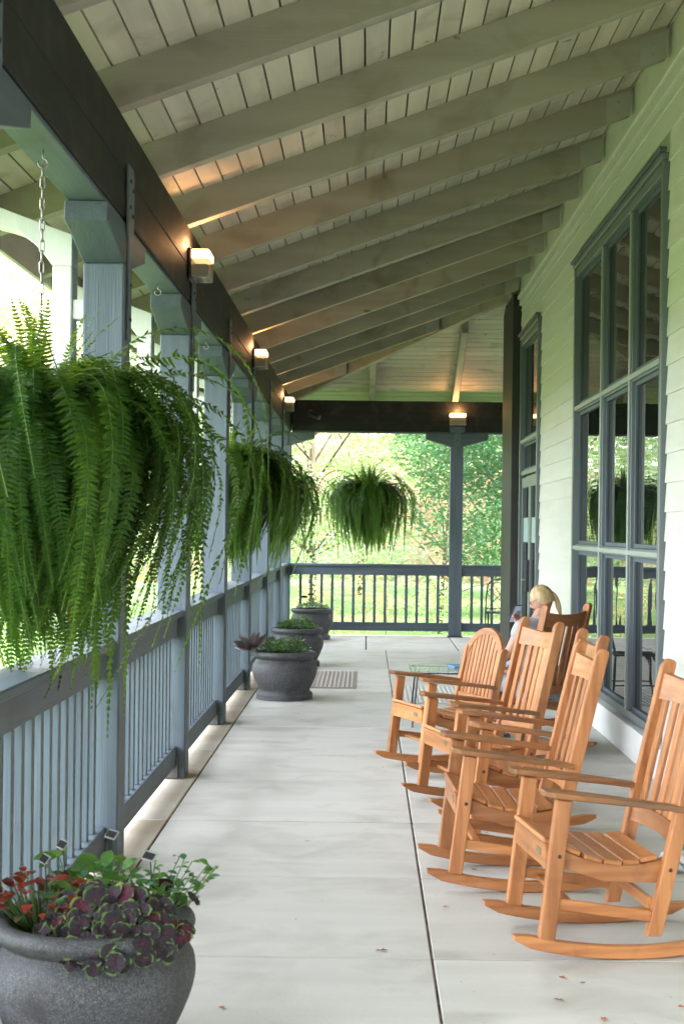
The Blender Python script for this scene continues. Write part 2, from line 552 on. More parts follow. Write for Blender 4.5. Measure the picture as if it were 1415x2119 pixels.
# jack rafters of the far side
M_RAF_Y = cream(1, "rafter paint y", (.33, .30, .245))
for xk in (.05, 1.27, 2.49, 3.71, 4.93, 6.15):
    y0 = max(19.865-xk+.06, 19.0)
    def ry(yy): return 3.475+SL*(21-yy)
    vs = []
    bb = .004
    prof = [(xk-.045, .199), (xk-.045, bb), (xk-.045+bb, 0), (xk+.045-bb, 0), (xk+.045, bb), (xk+.045, .199)]
    for yy in (y0, 21.94):
        for (xx, dz) in prof: vs.append((xx, yy, ry(yy)+dz))
    n = 6
    fs = [tuple(range(n)), tuple(range(n, 2*n))[::-1]]+[(i, (i+1) % n, (i+1) % n+n, i+n) for i in range(n)]
    rbuild(MB().add(vs, fs), "rafter", M_RAF_Y)

# ------------------------------------------------------------------ beams
BZ0, BZ1 = 3.0, 3.472
bm = thing("side_beam", "long dark timber beam carried by the left row of porch posts", "beam", (-1.23, 7, BZ0))
BO = (-1.23, 7, BZ0)
def off(mb, o): mb.v = [(p[0]-o[0], p[1]-o[1], p[2]-o[2]) for p in mb.v]; return mb
off(MB().box(-1.322, -1.138, YEND, 21.19, BZ0+.022, BZ1, .006), BO).build("beam_timber", beamc(1), bm)
off(MB().box(-1.312, -1.150, YEND, 21.19, BZ0, BZ0+.0215, .004), BO).build("soffit_board", slate(1), bm)
off(MB().box(-1.1375, -1.134, YEND, 21.0, BZ0+.225, BZ0+.228, 0), BO).build("lamination_joint", M_BOLT, bm)
def hook_mesh():
    pts = [(0, 0, 0), (0, 0, -.03)]
    for i in range(11):
        t = rad(90-30*i)
        pts.append((.018*math.cos(t), 0, -.05+.018*math.sin(t)))
    return MB().tube(pts, .003, 6).mesh("hook", M_STEEL, True)
HOOK = hook_mesh()
for yy in (8.27, 10.75):
    place("hook", HOOK, bm, (0, yy-7, 0))
fb = thing("far_beam", "dark timber beam across the far end of the porch", "beam", (3, 21.1, BZ0))
FO = (3, 21.1, BZ0)
off(MB().box(-1.13, 9, 21.003, 21.187, BZ0+.022, BZ1, .006), FO).build("beam_timber", beamc(0), fb)
off(MB().box(-1.13, 9, 21.014, 21.176, BZ0, BZ0+.0215, .004), FO).build("soffit_board", slate(0), fb)

# ------------------------------------------------------------------ posts
M_ST = slate(2)
def bolt_disc(mb, c, axis, r=.011, h=.006):
    k0 = len(mb.v)
    mb.lathe([(0, h), (r*.8, h), (r, 0)], 8)
    for i in range(k0, len(mb.v)):
        x, y, z = mb.v[i]
        if axis == 0: mb.v[i] = (c[0]+z, c[1]+x, c[2]+y)
        else: mb.v[i] = (c[0]+x, c[1]-z, c[2]+y)
def make_post(y0, label, turn=False, bracket=True):
    """local: origin at floor centre of post; brackets run along local y"""
    t = thing("porch_post", label, "post", (-1.23, y0+.095, 0), 0, "porch posts")
    MB().box(-.095, .095, -.095, .095, 0, 2.81, .008).build("shaft", M_ST, t)
    pr = [(-.52, 3.0-.003), (-.52, 2.915), (-.10, 2.81), (.10, 2.81), (.52, 2.915), (.52, 3.0-.003)]
    MB().prism(pr, 0, -.094, .094, bev=.005).build("bracket", slate(1), t)
    # steel strap on the porch side
    sp = [(-.04, 2.46), (.035, 2.46), (.035, 2.90), (.085, 2.99), (.085, 3.24), (.06, 3.27), (-.075, 3.27), (-.075, 2.99), (-.04, 2.92)]
    st = MB().prism(sp, 0, .0975, .109, bev=.002).build("strap", slate(2), t)
    mb = MB()
    for (yy, zz) in ((-.03, 3.2), (.04, 3.17), (-.03, 3.08), (.04, 3.05), (0, 2.72), (0, 2.56)):
        bolt_disc(mb, (.109, yy, zz), 0)
    mb.build("strap_bolts", M_BOLT, st)
    # outer brace: upright on spacer blocks and curved arm to the rafter tails
    M_W = cream(2, "white brace", (.62, .62, .58))
    MB().box(-.245, -.155, -.055, .085, 2.0, 2.80, .005).build("brace_upright", M_W, t)
    for zz in (2.60, 2.12):
        MB().box(-.154, -.096, -.04, .04, zz-.045, zz+.045, .004).build("spacer_block", M_W, t)
    up, lo = [], []
    for i in range(11):
        q = i/10
        xx = -.155-q*.62
        up.append((xx, 2.945+.365*q*.62))
        xl = -.245-q*.53
        lo.append((xl, 2.80+.175*(1-(1-min(1, q/.45))**2)+max(0, q-.45)*.19))
    MB().prism(up+lo[::-1]+[(-.155, 2.80)], 1, -.055, .085, bev=.003).build("brace_arm", M_W, t)
    # base shoe
    sh = MB().box(-.06, .055, -.125, -.0955, 0.004, .145, .004).build("base_shoe", mat("dark shoe", (.07, .068, .066), .5, .5), t)
    mb = MB(); bolt_disc(mb, (0, -.126, .07), 1, .009, .008); mb.build("shoe_bolt", M_BOLT, sh)
    return t
names = ["nearest", "second", "third", "fourth", "fifth", "sixth", "seventh"]
plab = {
 0: "porch post on the left standing closest to the camera out of frame",
 1: "wide slate post directly behind the largest hanging fern",
 2: "slate post under the nearest lit lamp, second visible of the left row",
 3: "slate post between the lamp post and the second fern, third visible of the left row",
 4: "slate post under the middle lit lamp of the left beam",
 5: "slate post between the middle and farthest lamp of the left row",
 6: "slate post under the farthest lamp of the left beam, behind the far planters"}
post0 = make_post(PY[1], plab[1])
for i in range(0, 7):
    if i == 1: continue
    if i == 0: dup(post0, (-1.23, PY[0]+.095, 0), 0, "slate post of the left row just outside the frame, nearest the viewer")
    else: dup(post0, (-1.23, PY[i]+.095, 0), 0, plab[i])
# corner post and far posts (brackets along x)
def far_post(x, label, both=True, width=.19):
    t = thing("porch_post", label, "post", (x, 21.095, 0), 0, "porch posts")
    w = width/2
    MB().box(-w, w, -.095, .095, 0.01, 2.81, .008).build("shaft", M_ST, t)
    if both:
        pr = [(-.46, 2.997), (-.46, 2.915), (-.10, 2.81), (.10, 2.81), (.46, 2.915), (.46, 2.997)]
    else:
        pr = [(-w, 2.997), (-w, 2.81), (w, 2.81), (w+.34, 2.915), (w+.34, 2.997)]
    MB().prism(pr, 1, -.094, .094, bev=.005).build("bracket", slate(0), t)
    st = MB().prism([(-.05, 2.81), (.05, 2.81), (.05, 3.0), (.11, 3.03), (.11, 3.10), (-.11, 3.10), (-.11, 3.03), (-.05, 3.0)], 1, -.108, -.0975, bev=.002).build("strap", slate(2), t)
    mb = MB()
    for (xx, zz) in ((-.07, 3.07), (.07, 3.07), (0, 2.9)): bolt_disc(mb, (xx, -.108, zz), 1)
    mb.build("strap_bolts", M_BOLT, st)
    MB().box(-w-.02, w+.02, -.11, .11, .0, .012, .002).build("base_plate", M_BLACK, t)
    return t
far_post(-1.23, "corner post where the left row meets the far railing", False)
far_post(1.305, "dark post standing alone in the far opening under a lit lamp")
far_post(3.745, "far porch post hidden behind the house corner")
far_post(6.185, "farthest porch post around the house corner")

# ------------------------------------------------------------------ railings
M_BAL = slate(2)
def railing(a, b, along, label, fixed, sgn=1):
    """panel between two posts from a to b along axis 'along' (1: y, 0: x); fixed = other coordinate"""
    L = b-a
    loc = (fixed, a, 0) if along == 1 else (a, fixed, 0)
    t = thing("porch_railing", label, "railing", loc, 0 if along == 1 else -PI/2, "railings between the porch posts")
    # local: runs along +y
    MB().box(-.105, .085, .002, L-.002, 1.028, 1.066, .006).build("cap_board", slate(1), t)
    MB().box(-.045, .045, .003, L-.003, .90, 1.027, .004).build("top_rail", slate(1), t)
    MB().box(-.045, .045, .003, L-.003, .08, .205, .004).build("bottom_rail", slate(1), t)
    for yy in (.012, L-.012):
        MB().box(-.052, .052, yy-.009, yy+.009, .885, 1.0, .002).build("rail_end_block", mat("dark shoe", (.07, .068, .066), .5, .5), t)  # dark block at each end of the top rail
    n = int(round(L/.153))-1
    me = MB().box(-.021, .021, -.021, .021, .2052, .8995, .002).mesh("baluster", M_BAL)
    for i in range(n):
        place("baluster", me, t, (0, (i+1)*L/(n+1), 0))
    return t
RX = -1.235
rl = ["railing panel behind the large hanging fern and near planter",
      "railing panel between the fern post and the nearest lamp post",
      "railing panel beyond the nearest lamp post",
      "railing panel beside the front one of the three far planters",
      "short-looking railing panel under the second hanging fern",
      "railing panel beside the farthest left posts"]
railing(PY[0]-2.25, PY[0]-.0, 1, "railing panel of the left row beside the camera, outside the frame", RX)
for i in range(6):
    railing(PY[i]+.19, PY[i+1], 1, rl[i], RX)
railing(PY[6]+.19, 21.0, 1, "last railing panel of the left row before the corner post", RX)
railing(-1.135, 1.21, 0, "wide far railing panel with thin balusters behind the planters and the far fern", 21.095)
railing(1.40, 3.65, 0, "far railing panel right of the single far post, behind the metal chair", 21.095)
railing(3.84, 6.09, 0, "far railing panel around the house corner", 21.095)

# ------------------------------------------------------------------ house
M_SID = mat("white siding", (.58, .58, .54), .5, .4, var=.05, vscale=(3, 1.2, 14), bump=.2, bscale=(60, 8, 120), dist=.002, rvar=.03,
            dirt=(.52, .51, .45), dscale=1.5, dlo=.6, dhi=.9)
house = thing("house", "cream lap-sided house wall with tall grey windows along the right of the porch", "house", (XW, 8, 0))
HO = (XW, 8, 0)
def hb(mb, name, m, par=None, **k):
    return off(mb, HO).build(name, m, par or house, **k)
# backing wall and dark body, split round nothing: panes sit proud of it
M_CORE = mat("house core", (.45, .44, .40), .8, .2)
core = MB()
core.box(1.93, 14, YEND, 18.95, -.5, 4.15, 0)
hb(core, "wall_core", M_CORE)
hb(MB().box(1.93, 1.96, YEND, 18.9, 4.15, 4.75, 0), "upper_wall_core", M_CORE)
# openings (y0, y1, z0, z1)
WINS = [(9.02, 12.90, .27, 4.0), (15.62, 17.42, 0.0, 3.95)]
WINS2 = [(-4.0, 5.2, .27, 4.0)]
course = .185
z = .24
ymax = 17.70
k = 0
while z < 4.36:
    z1 = min(z+course, 4.36)
    segs = []
    if True:
        cur = YEND
        for (a, b, zz0, zz1) in WINS:
            if z1 > zz0+.02 and z < zz1-.02:
                segs.append((cur, a-.005)); cur = b+.005
        segs.append((cur, ymax))
    ns = []
    for (a, b) in segs:
        a0 = a
        while b-a0 > 4.6:
            c = a0+3.2+((k*1.37) % 1.3); ns.append((a0, c-.001)); a0 = c+.001
        ns.append((a0, b))
    for (a, b) in ns:
        if b-a < .03: continue
        vs = []
        for yy in (a, b):
            vs += [(XW+.05, yy, z), (XW-.007, yy, z), (XW-.0065, yy, z+.003), (XW+.006, yy, z1+.012), (XW+.05, yy, z1+.012)]
        fs = [(0, 1, 2, 3, 4), (9, 8, 7, 6, 5)]+[(i, i+5, (i+1) % 5+5, (i+1) % 5) for i in range(5)]
        hb(MB().add(vs, fs), "siding_board", M_SID)
    z = z1; k += 1
M_TRIM = mat("white trim", (.72, .73, .72), .5, .4, var=.04, bump=.1)
for (a, b) in ((YEND, 9.0), (9.0, 15.6), (17.44, 17.7)):
    hb(MB().box(XW-.03, XW+.05, a+.001, b-.001, 0.002, .225, .005), "skirting_board", M_TRIM)
hb(MB().box(XW-.045, XW+.02, YEND, 17.7, .226, .262, .006) if False else MB().box(XW-.045, XW+.02, YEND, 15.6, .226, .2395, .003), "skirting_ledge", M_TRIM)
M_FRZ = mat("cream frieze", (.56, .56, .50), .5, .4, var=.05)
hb(MB().box(XW-.03, XW+.05, YEND, 17.7, 4.375, 4.45, .004), "frieze_board", M_FRZ)
hb(MB().box(XW-.055, XW+.05, YEND, 17.7, 4.452, 4.50, .006), "frieze_moulding", M_FRZ)
hb(MB().box(XW-.02, XW+.05, YEND, 17.7, 4.502, 4.78, .004), "ledger_board", M_FRZ)
# dark pier at the house corner
hb(MB().box(1.775, 2.0, 17.715, 18.95, 0.002, rb(1.78)-.01, .008), "corner_pier", mat("dark pier", (.024, .024, .022), .6, .35, var=.12, vscale=(9, 9, 1), bump=.4, bscale=(60, 60, 60), dist=.004))
hb(MB().box(1.97, 14, 18.96, 19.0, 0.002, 4.2, 0), "end_wall", M_SID)
# windows
def window(y0, y1, z0, z1, ym, zm, label):
    fr = MB()
    x0, x1 = XW-.035, XW+.045
    d = .06
    w = hb(MB().box(XW-.05, XW+.045, y0, y1, z1-.045, z1, .005), "window", M_FRAME, label=label)
    def sub(mb, nm, m): return off(mb, HO).build(nm, m, w)
    sub(MB().box(XW-.04, XW+.045, y0, y0+d, z0, z1-.046, .005), "frame_jamb", M_FRAME)
    sub(MB().box(XW-.04, XW+.045, y1-d, y1, z0, z1-.046, .005), "frame_jamb", M_FRAME)
    sub(MB().box(XW-.03, XW+.045, y0+d, y1-d, z1-.12, z1-.047, .004), "frame_head", M_FRAME)
    sub(MB().box(XW-.02, XW+.045, y0+d, y1-d, z0, z0+.055, .004), "sill", M_FRAME)
    sub(MB().box(XW-.07, XW-.02, y0-.03, y1+.03, z1+.001, z1+.03, .004), "drip_cap", slate(1))
    zs = [z0+.055]+zm+[z1-.12]
    ys = [y0+d]+ym+[y1-d]
    for y_ in ym:
        sub(MB().box(XW-.015, XW+.045, y_-.032, y_+.032, z0+.056, z1-.121, .004), "mullion", M_FRAME)
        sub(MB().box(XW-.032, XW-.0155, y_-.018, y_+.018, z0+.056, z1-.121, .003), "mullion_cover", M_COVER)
    for z_ in zm:
        ytk = [y0+d]
        for y_ in ym: ytk += [y_-.033, y_+.033]
        ytk.append(y1-d)
        for j in range(0, len(ytk), 2):
            sub(MB().box(XW-.013, XW+.045, ytk[j], ytk[j+1], z_-.032, z_+.032, .004), "transom_bar", M_FRAME)
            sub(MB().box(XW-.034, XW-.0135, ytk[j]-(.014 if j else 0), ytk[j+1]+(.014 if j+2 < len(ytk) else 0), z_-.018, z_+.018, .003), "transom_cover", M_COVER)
    for i in range(len(ys)-1):
        for j in range(len(zs)-1):
            ya = ys[i]+(.033 if i else 0); yb_ = ys[i+1]-(.033 if i+1 < len(ys)-1 else 0)
            za = zs[j]+(.033 if j else 0); zb = zs[j+1]-(.033 if j+1 < len(zs)-1 else 0)
            # sash bead
            sub(MB().box(XW+.012, XW+.04, ya, ya+.03, za, zb, .002).box(XW+.012, XW+.04, yb_-.03, yb_, za, zb, .002)
                .box(XW+.012, XW+.04, ya+.03, yb_-.03, za, za+.03, .002).box(XW+.012, XW+.04, ya+.03, yb_-.03, zb-.03, zb, .002), "sash", slate(2))
            sub(MB().box(XW+.028, XW+.036, ya+.03, yb_-.03, za+.03, zb-.03, 0), "pane", M_GLASS)
    return w
window(9.02, 12.90, .27, 4.0, [10.18, 11.42], [1.445, 2.69], "tall nine-pane window mirroring the far fern")
# door unit: transoms above double doors
y0, y1 = 15.62, 17.42
dw = window(y0, y1, 2.25, 3.95, [], [2.66], "dark transom lights above the double doors")
for j, (a, b) in enumerate(((y0+.06, 16.517), (16.523, y1-.06))):
    dr = hb(MB().box(XW-.01, XW+.03, a, a+.10, .01, 2.22, .003).box(XW-.01, XW+.03, b-.10, b, .01, 2.22, .003)
            .box(XW-.01, XW+.03, a+.10, b-.10, 2.1, 2.22, .003).box(XW-.01, XW+.03, a+.10, b-.10, .01, .24, .003), "door", M_FRAME)
    def sub(mb, nm, m): return off(mb, HO).build(nm, m, dr)
    sub(MB().box(XW+.006, XW+.014, a+.10, b-.10, .24, 1.45, 0), "pane", M_GLASS)
    sub(MB().box(XW+.006, XW+.014, a+.10, b-.10, 1.452, 1.74, 0), "frosted_band", M_FROST)
    sub(MB().box(XW+.006, XW+.014, a+.10, b-.10, 1.742, 2.10, 0), "pane", M_GLASS)
    hy = b-.05 if j == 0 else a+.05
    sub(MB().box(XW-.05, XW-.011, hy-.012, hy+.012, .88, 1.25, .003), "lock_plate", M_BLACK)
    sub(MB().tube([(XW-.05, hy, 1.02), (XW-.085, hy, 1.02), (XW-.085, hy+(.11 if j == 0 else -.11), 1.02)], .01, 8), "handle", M_STEEL)
hb(MB().box(XW-.04, XW+.045, y0, y0+.058, 0.002, 2.249, .004), "door_jamb", M_FRAME)
hb(MB().box(XW-.04, XW+.045, y1-.058, y1, 0.002, 2.249, .004), "door_jamb", M_FRAME)

# ------------------------------------------------------------------ lamps
def make_lamp(loc, rz, label):
    """local: mounted on the plane x=0, sticks out towards +x, .25 wide along y"""
    t = thing("wall_lamp", label, "lamp", loc, rz, "lit wall lamps on the beams")
    MB().box(.0, .012, -.115, .115, -.10, .10, .004).build("back_plate", M_BLACK, t)
    mb = MB(); mb.box(.014, .135, -.12, .12, .03, .088, .012)
    mb.build("lit_glass", M_LAMP, t)
    mb = MB(); mb.box(.014, .135, -.12, .12, -.088, .0285, .008)
    mb.build("lower_glass", M_CLEAR, t)
    mb = MB(); mb.box(.03, .115, -.09, .09, -.06, .0, .006)
    mb.build("socket_housing", mat("lamp housing", (.20, .16, .12), .3, .5, metal=.3), t)
    for yy in (-.121, .121):
        MB().box(.013, .020, yy-.003, yy+.003, -.09, .09, .001).build("bracket_edge", M_BLACK, t)
    l = bpy.data.lights.new("lamp light", 'POINT'); l.energy = .75; l.color = (1, .48, .20); l.shadow_soft_size = .03
    lo = bpy.data.objects.new("lamp_light", l); COL.objects.link(lo); lo.parent = t; lo.location = (.07, 0, .125)
    return t
lamp0 = make_lamp((-1.1335, 8.98, 3.235), 0, "nearest of the glowing box lamps on the left beam")
def lamp_copy(loc, rz, label):
    return dup(lamp0, loc, rz, label)
lamp_copy((-1.1335, 13.97, 3.235), 0, "middle glowing box lamp on the left beam, above the fourth post")
lamp_copy((-1.1335, 19.05, 3.235), 0, "farthest glowing box lamp on the left beam, near the corner")
lamp_copy((1.305, 21.0, 3.205), -PI/2, "glowing lamp on the far beam above the lone post")

# small camera under the corner
t = thing("security_camera", "small dark camera mounted on the far beam by the left corner", "camera", (-.86, 20.99, 3.30))
MB().box(-.03, .03, -.02, .01, -.03, .03, .004).build("mount", M_BLACK, t)
mb = MB().tube([(0, -.01, 0), (.03, -.09, -.05)], .012, 8).tube([(.0, -.10, -.04), (.14, -.16, -.10)], [.035, .04], 12)
mb.build("housing", M_BLACK, t)
MB().tube([(.139, -.1595, -.0995), (.147, -.163, -.1035)], .032, 12).build("lens", M_STEEL, t)

exec_parts = []
# ------------------------------------------------------------------ rocking chairs
def xb(z): return .10+.2308*(z-.05)
def rocker_z(x): return (x-.05)**2/(2*1.7)
def make_chair(label, dark=False, arch=False):
    t = thing("rocking_chair", label, "chair", (0, 0, 0), 0, "wooden rocking chairs")
    wx, wy, wz = wood(0, dark), wood(1, dark), wood(2, dark)
    W = .245
    for s in (-1, 1):
        n = 14
        up, lo = [], []
        for i in range(n+1):
            x = -.43+.85*i/n
            th = .046
            e = min(1, (i+.0)/1.2, (n-i)/1.2)
            lo.append((x, rocker_z(x)+ (.018 if i in (0, n) else 0)))
            up.append((x, rocker_z(x)+th-(.012 if i in (0, n) else 0)))
        MB().prism(lo+up[::-1], 1, s*W-.022, s*W+.022, bev=.004).build("rocker", wx, t)
        # front leg
        f = MB()
        zb = rocker_z(-.30)+.044
        f.beam((-.305, s*W, zb), (-.245, s*W, .598), .040, .060, .004, up=(1, 0, 0))
        leg = f.build("front_leg", wz, t)
        mb = MB()
        for (bx, bz) in ((-.262, .39),):
            bolt_disc(mb, (bx, s*(W+.0) - .0205*1, bz), 1, .008, .003)
        mb.build("bolt", M_BOLT, leg)
        # rear post
        top = 1.065 if not arch else .80
        prof = []
        a = (xb(.09)-.03, .083); b = (xb(.09)+.03, .083)
        ww = .029
        tx = xb(top)
        prof = [(xb(.083)-ww, .083), (xb(.083)+ww, .083), (tx+ww, top-.02)]
        for i in range(1, 6):
            an = PI*i/6
            prof.append((tx+ww*math.cos(an)+.006, top-.02+.030*math.sin(an)))
        prof.append((tx-ww, top-.02))
        p = MB().prism(prof, 1, s*W-.020, s*W+.020, bev=.004).build("back_post", wz, t)
        mb = MB(); bolt_disc(mb, (xb(.34), s*W-.0205, .33), 1, .008, .003); mb.build("bolt", M_BOLT, p)
        # arm: shaped board
        out = [(-.335, -.012), (-.325, .03), (-.29, .052), (-.20, .056), (.0, .040), (.14, .030), (.215, .028),
               (.215, -.018), (.10, -.022), (-.10, -.040), (-.25, -.046), (-.31, -.040)]
        if s < 0: out = [(x, -y) for (x, y) in out][::-1]
        k0 = MB().prism([(x, y+s*W) for (x, y) in out], 2, -.012, .012, bev=.004)
        k0.v = [(x, y, z+.628-.125*(x+.335)-.04*max(0, x+.1)**2) for (x, y, z) in k0.v]
        k0.build("arm", wood(0, dark) if dark else mat("weathered arm", (.17, .085, .042), .45, .4, col2=(.36, .145, .05), vscale=(1.8, 26, 26), bump=.2, bscale=(8, 220, 220), dist=.002, rvar=.08), t)
        # side seat rail with scooped top
        st = []
        for i in range(11):
            x = -.285+.445*i/10
            st.append((x, .345+.085*max(0, (1-i/6.5))**2*1.0+.02*max(0, (i-7)/3)**2))
        bot = [(x, z-.075+.0) for (x, z) in st]
        bot = [(-.285, .35), (-.08, .283), (.160, .272)]
        MB().prism(st[::-1]+bot, 1, s*W-.054 if s > 0 else s*W+.022, s*W-.022 if s > 0 else s*W+.054, bev=.003).build("seat_rail", wx, t)
        # side stretcher
        MB().beam((-.285, s*W, .215), (xb(.17)-.03, s*W, .155), .018, .042, .003).build("stretcher", wx, t)
    # front rail (arched lower edge) and cross stretchers
    pts = [(-W+.021, .335), (W-.021, .335), (W-.021, .428), (-W+.021, .428)]
    MB().prism(pts, 0, -.305, -.281, bev=.003).build("front_rail", wy, t)
    if not dark:
        MB().box(-.3075, -.3055, -.06-.1, -.10, .375, .40, 0).build("maker_plaque", mat("dull brass plaque", (.25, .2, .12), .4, .5, metal=.6), t)
    MB().beam((.10, -W+.02, .20), (.10, W-.02, .20), .02, .045, .003).build("cross_stretcher", wy, t)
    MB().beam((-.20, -W+.01, .195), (-.20, W-.01, .195), .035, .018, .003).build("cross_stretcher", wy, t)
    # seat slats following the scoop
    def top(x):
        i = (x+.285)/.445*10
        return .345+.085*max(0, (1-i/6.5))**2+.02*max(0, (i-7)/3)**2
    xsn = [-.315+.0745*i for i in range(7)]
    for i in range(6):
        a, b = xsn[i]+.003, xsn[i+1]-.003
        za, zb_ = top(max(a, -.285)), top(b)
        if i == 0: za += .002
        inset = .0 if i in (0,) else 0
        hw = W-.022 if i in (0, 1) else W+.012
        if i == 5: hw = W-.024
        if i == 4: hw = W-.0
        v = []
        MB().beam((a, 0, za+.012), (b, 0, zb_+.012), 2*hw, .019, .004).build("seat_slat", wy, t)
    # back
    if not arch:
        zt = 1.0
        # head rail, bowed
        def bowed(z0, z1, bow, nm, th=.022, y_=W-.02):
            vs = []; fs = []; n = 8
            for i in range(n+1):
                yy = -y_+2*y_*i/n
                bx = bow*(1-(yy/y_)**2)
                for (dx, zz) in ((-th/2, z0), (th/2, z0), (th/2, z1), (-th/2, z1)):
                    dip = .0
                    zz2 = zz+(-.02*(1-(yy/y_)**2) if zz == z1 and nm == "head_rail" else 0)
                    vs.append((xb(zz)+bx+dx, yy, zz2))
            for i in range(n):
                for k in range(4):
                    l = (k+1) % 4
                    fs.append((i*4+k, (i+1)*4+k, (i+1)*4+l, i*4+l))
            fs.append((0, 1, 2, 3)); fs.append((n*4+3, n*4+2, n*4+1, n*4))
            return MB().add(vs, fs).build(nm, wy, t)
        bowed(.915, 1.02, .03, "head_rail", .026)
        bowed(.42, .485, .03, "lower_back_rail", .026)
        n = 6
        for i in range(n):
            yy = -W+.02+(2*W-.04)*(i+.5)/n+0
            bx = .03*(1-(yy/(W-.02))**2)
            MB().beam((xb(.483)+bx, yy, .483), (xb(.918)+bx, yy, .918), .050, .016, .003, up=(1, 0, 0)).build("back_slat", wz, t)
    else:
        # arched top: ring sector in the back plane
        cz_, ro = .72, W+.02
        vs = []; fs = []
        n = 14; ri = ro-.055
        for i in range(n+1):
            an = PI*i/n
            for (r_, dx) in ((ri, -.012), (ro, -.012), (ro, .012), (ri, .012)):
                yy = r_*math.cos(an); zz = cz_+r_*math.sin(an)*.80
                vs.append((xb(zz)+dx, yy, zz))
        for i in range(n):
            for k in range(4):
                l = (k+1) % 4; fs.append((i*4+k, (i+1)*4+k, (i+1)*4+l, i*4+l))
        fs.append((0, 1, 2, 3)); fs.append((n*4+3, n*4+2, n*4+1, n*4))
        MB().add(vs, fs).build("arched_top_rail", wy, t)
        MB().beam((xb(.45), -W+.02, .45), (xb(.45), W-.02, .45), .022, .07, .003).build("lower_back_rail", wy, t)
        n = 9
        for i in range(n):
            yy = (-1+2*(i+.5)/n)*(W-.02)
            zt = cz_+math.sqrt(max(0, (ro-.04)**2-yy**2))*.80
            MB().beam((xb(.48), yy, .48), (xb(zt), yy, zt), .038, .014, .002, up=(1, 0, 0)).build("back_slat", wz, t)
    return t
def put_chair(t, near, far, adj=0):
    """near / far: floor plan points below the front tips of the near and far arms"""
    nx_, ny_ = near; fx, fy = far
    th = math.atan2(-(fx-nx_), (fy-ny_))+adj
    mx, my = (nx_+fx)/2, (ny_+fy)/2
    t.location = (mx+.335*math.cos(th), my+.335*math.sin(th), 0)
    t.rotation_euler = (0, 0, th)
    return t
c0 = make_chair("golden wooden rocking chair closest to the camera at the right edge")
put_chair(c0, (.653, 5.27), (.577, 5.79))
def chair_copy(near, far, label):
    c = dup(c0, (0, 0, 0), 0, label); return put_chair(c, near, far)
chair_copy((.375, 6.27), (.352, 6.79), "second rocking chair from the camera, with the scooped seat in view beside the floor joint")
chair_copy((.52, 7.11), (.488, 7.62), "third rocking chair from the camera, mostly hidden behind the second chair")
chair_copy((.458, 7.93), (.311, 8.41), "fourth rocking chair from the camera, its tall slatted back in front of the seated woman")
c4 = make_chair("low rocking chair with a rounded arched back of thin slats, farthest in the row", arch=True)
put_chair(c4, (.345, 9.15), (.155, 9.66), .05)
c5 = make_chair("rocking chair, its shade put into darker wood, seen from behind with a blonde woman sitting in it", dark=True)
c5.location = (1.19, 10.39, 0); c5.rotation_euler = (0, 0, rad(-45))

# ------------------------------------------------------------------ person in the far chair (built in chair space)
def skin_mesh(name, joints, edges, m, parent, sub=2, smooth=True):
    me = bpy.data.meshes.new(name)
    me.from_pydata([j[0] for j in joints], edges, [])
    o = bpy.data.objects.new(name, me); COL.objects.link(o)
    sk = o.modifiers.new("skin", 'SKIN'); sk.use_smooth_shade = True
    me.skin_vertices.new() if not me.skin_vertices else None
    sv = me.skin_vertices[0].data
    for i, j in enumerate(joints):
        r = j[1]; sv[i].radius = r if isinstance(r, tuple) else (r, r)
        sv[i].use_root = (i == 0)
    ss = o.modifiers.new("sub", 'SUBSURF'); ss.levels = ss.render_levels = sub
    dg = bpy.context.evaluated_depsgraph_get()
    nm = bpy.data.meshes.new_from_object(o.evaluated_get(dg))
    nm.name = name
    bpy.data.objects.remove(o); bpy.data.meshes.remove(me)
    nm.materials.clear(); nm.materials.append(m)
    nm.polygons.foreach_set("use_smooth", [True]*len(nm.polygons))
    return place(name, nm, parent)
M_SKIN = mat("skin", (.46, .25, .175), .5, .4, var=.05, vscale=(20, 20, 20), trans=0)
M_HAIR = mat("blonde hair", (.34, .235, .105), .45, .4, col2=(.50, .38, .20), vscale=(60, 60, 6), bump=.6, bscale=(160, 160, 10), dist=.004)
M_SHIRT = mat("pale grey shirt", (.36, .36, .38), .85, .2, var=.05, bump=.4, bscale=(14, 14, 14), dist=.02)
M_DENIM = mat("pale denim", (.30, .35, .42), .9, .2, var=.1, bump=.4, bscale=(18, 18, 18), dist=.015)
M_NAVY = mat("navy cloth", (.02, .03, .08), .9, .2, var=.2, bump=.4, bscale=(20, 20, 20), dist=.01)
pr = thing("person", "blonde woman with a ponytail and pale grey top sitting and looking down at a phone", "person", (1.19, 10.39, 0), rad(-45))
J = [((.06, 0, .50), (.13, .12)), ((.07, 0, .62), (.12, .115)), ((.075, 0, .76), (.135, .10)), ((.07, 0, .88), (.155, .095)),
     ((.062, .02, .93), (.075, .07)), ((.06, .045, .98), .05), ((.06, .06, 1.04), .045),
     ((.06, -.16, .885), .062), ((.0, -.22, .71), .048), ((-.10, -.235, .655), .038), ((-.20, -.20, .66), .032),
     ((.06, .16, .885), .062), ((.0, .21, .70), .048), ((-.15, .215, .78), .038), ((-.255, .20, .865), .028),
     ((.03, -.10, .47), .10), ((-.18, -.13, .51), .088), ((-.37, -.14, .52), .064), ((-.40, -.15, .30), .056), ((-.41, -.15, .10), .038), ((-.45, -.15, .06), .035),
     ((.03, .10, .47), .10), ((-.17, .17, .56), .088), ((-.36, .25, .64), .066), ((-.40, .29, .36), .056), ((-.45, .31, .12), .038), ((-.50, .315, .06), .035)]
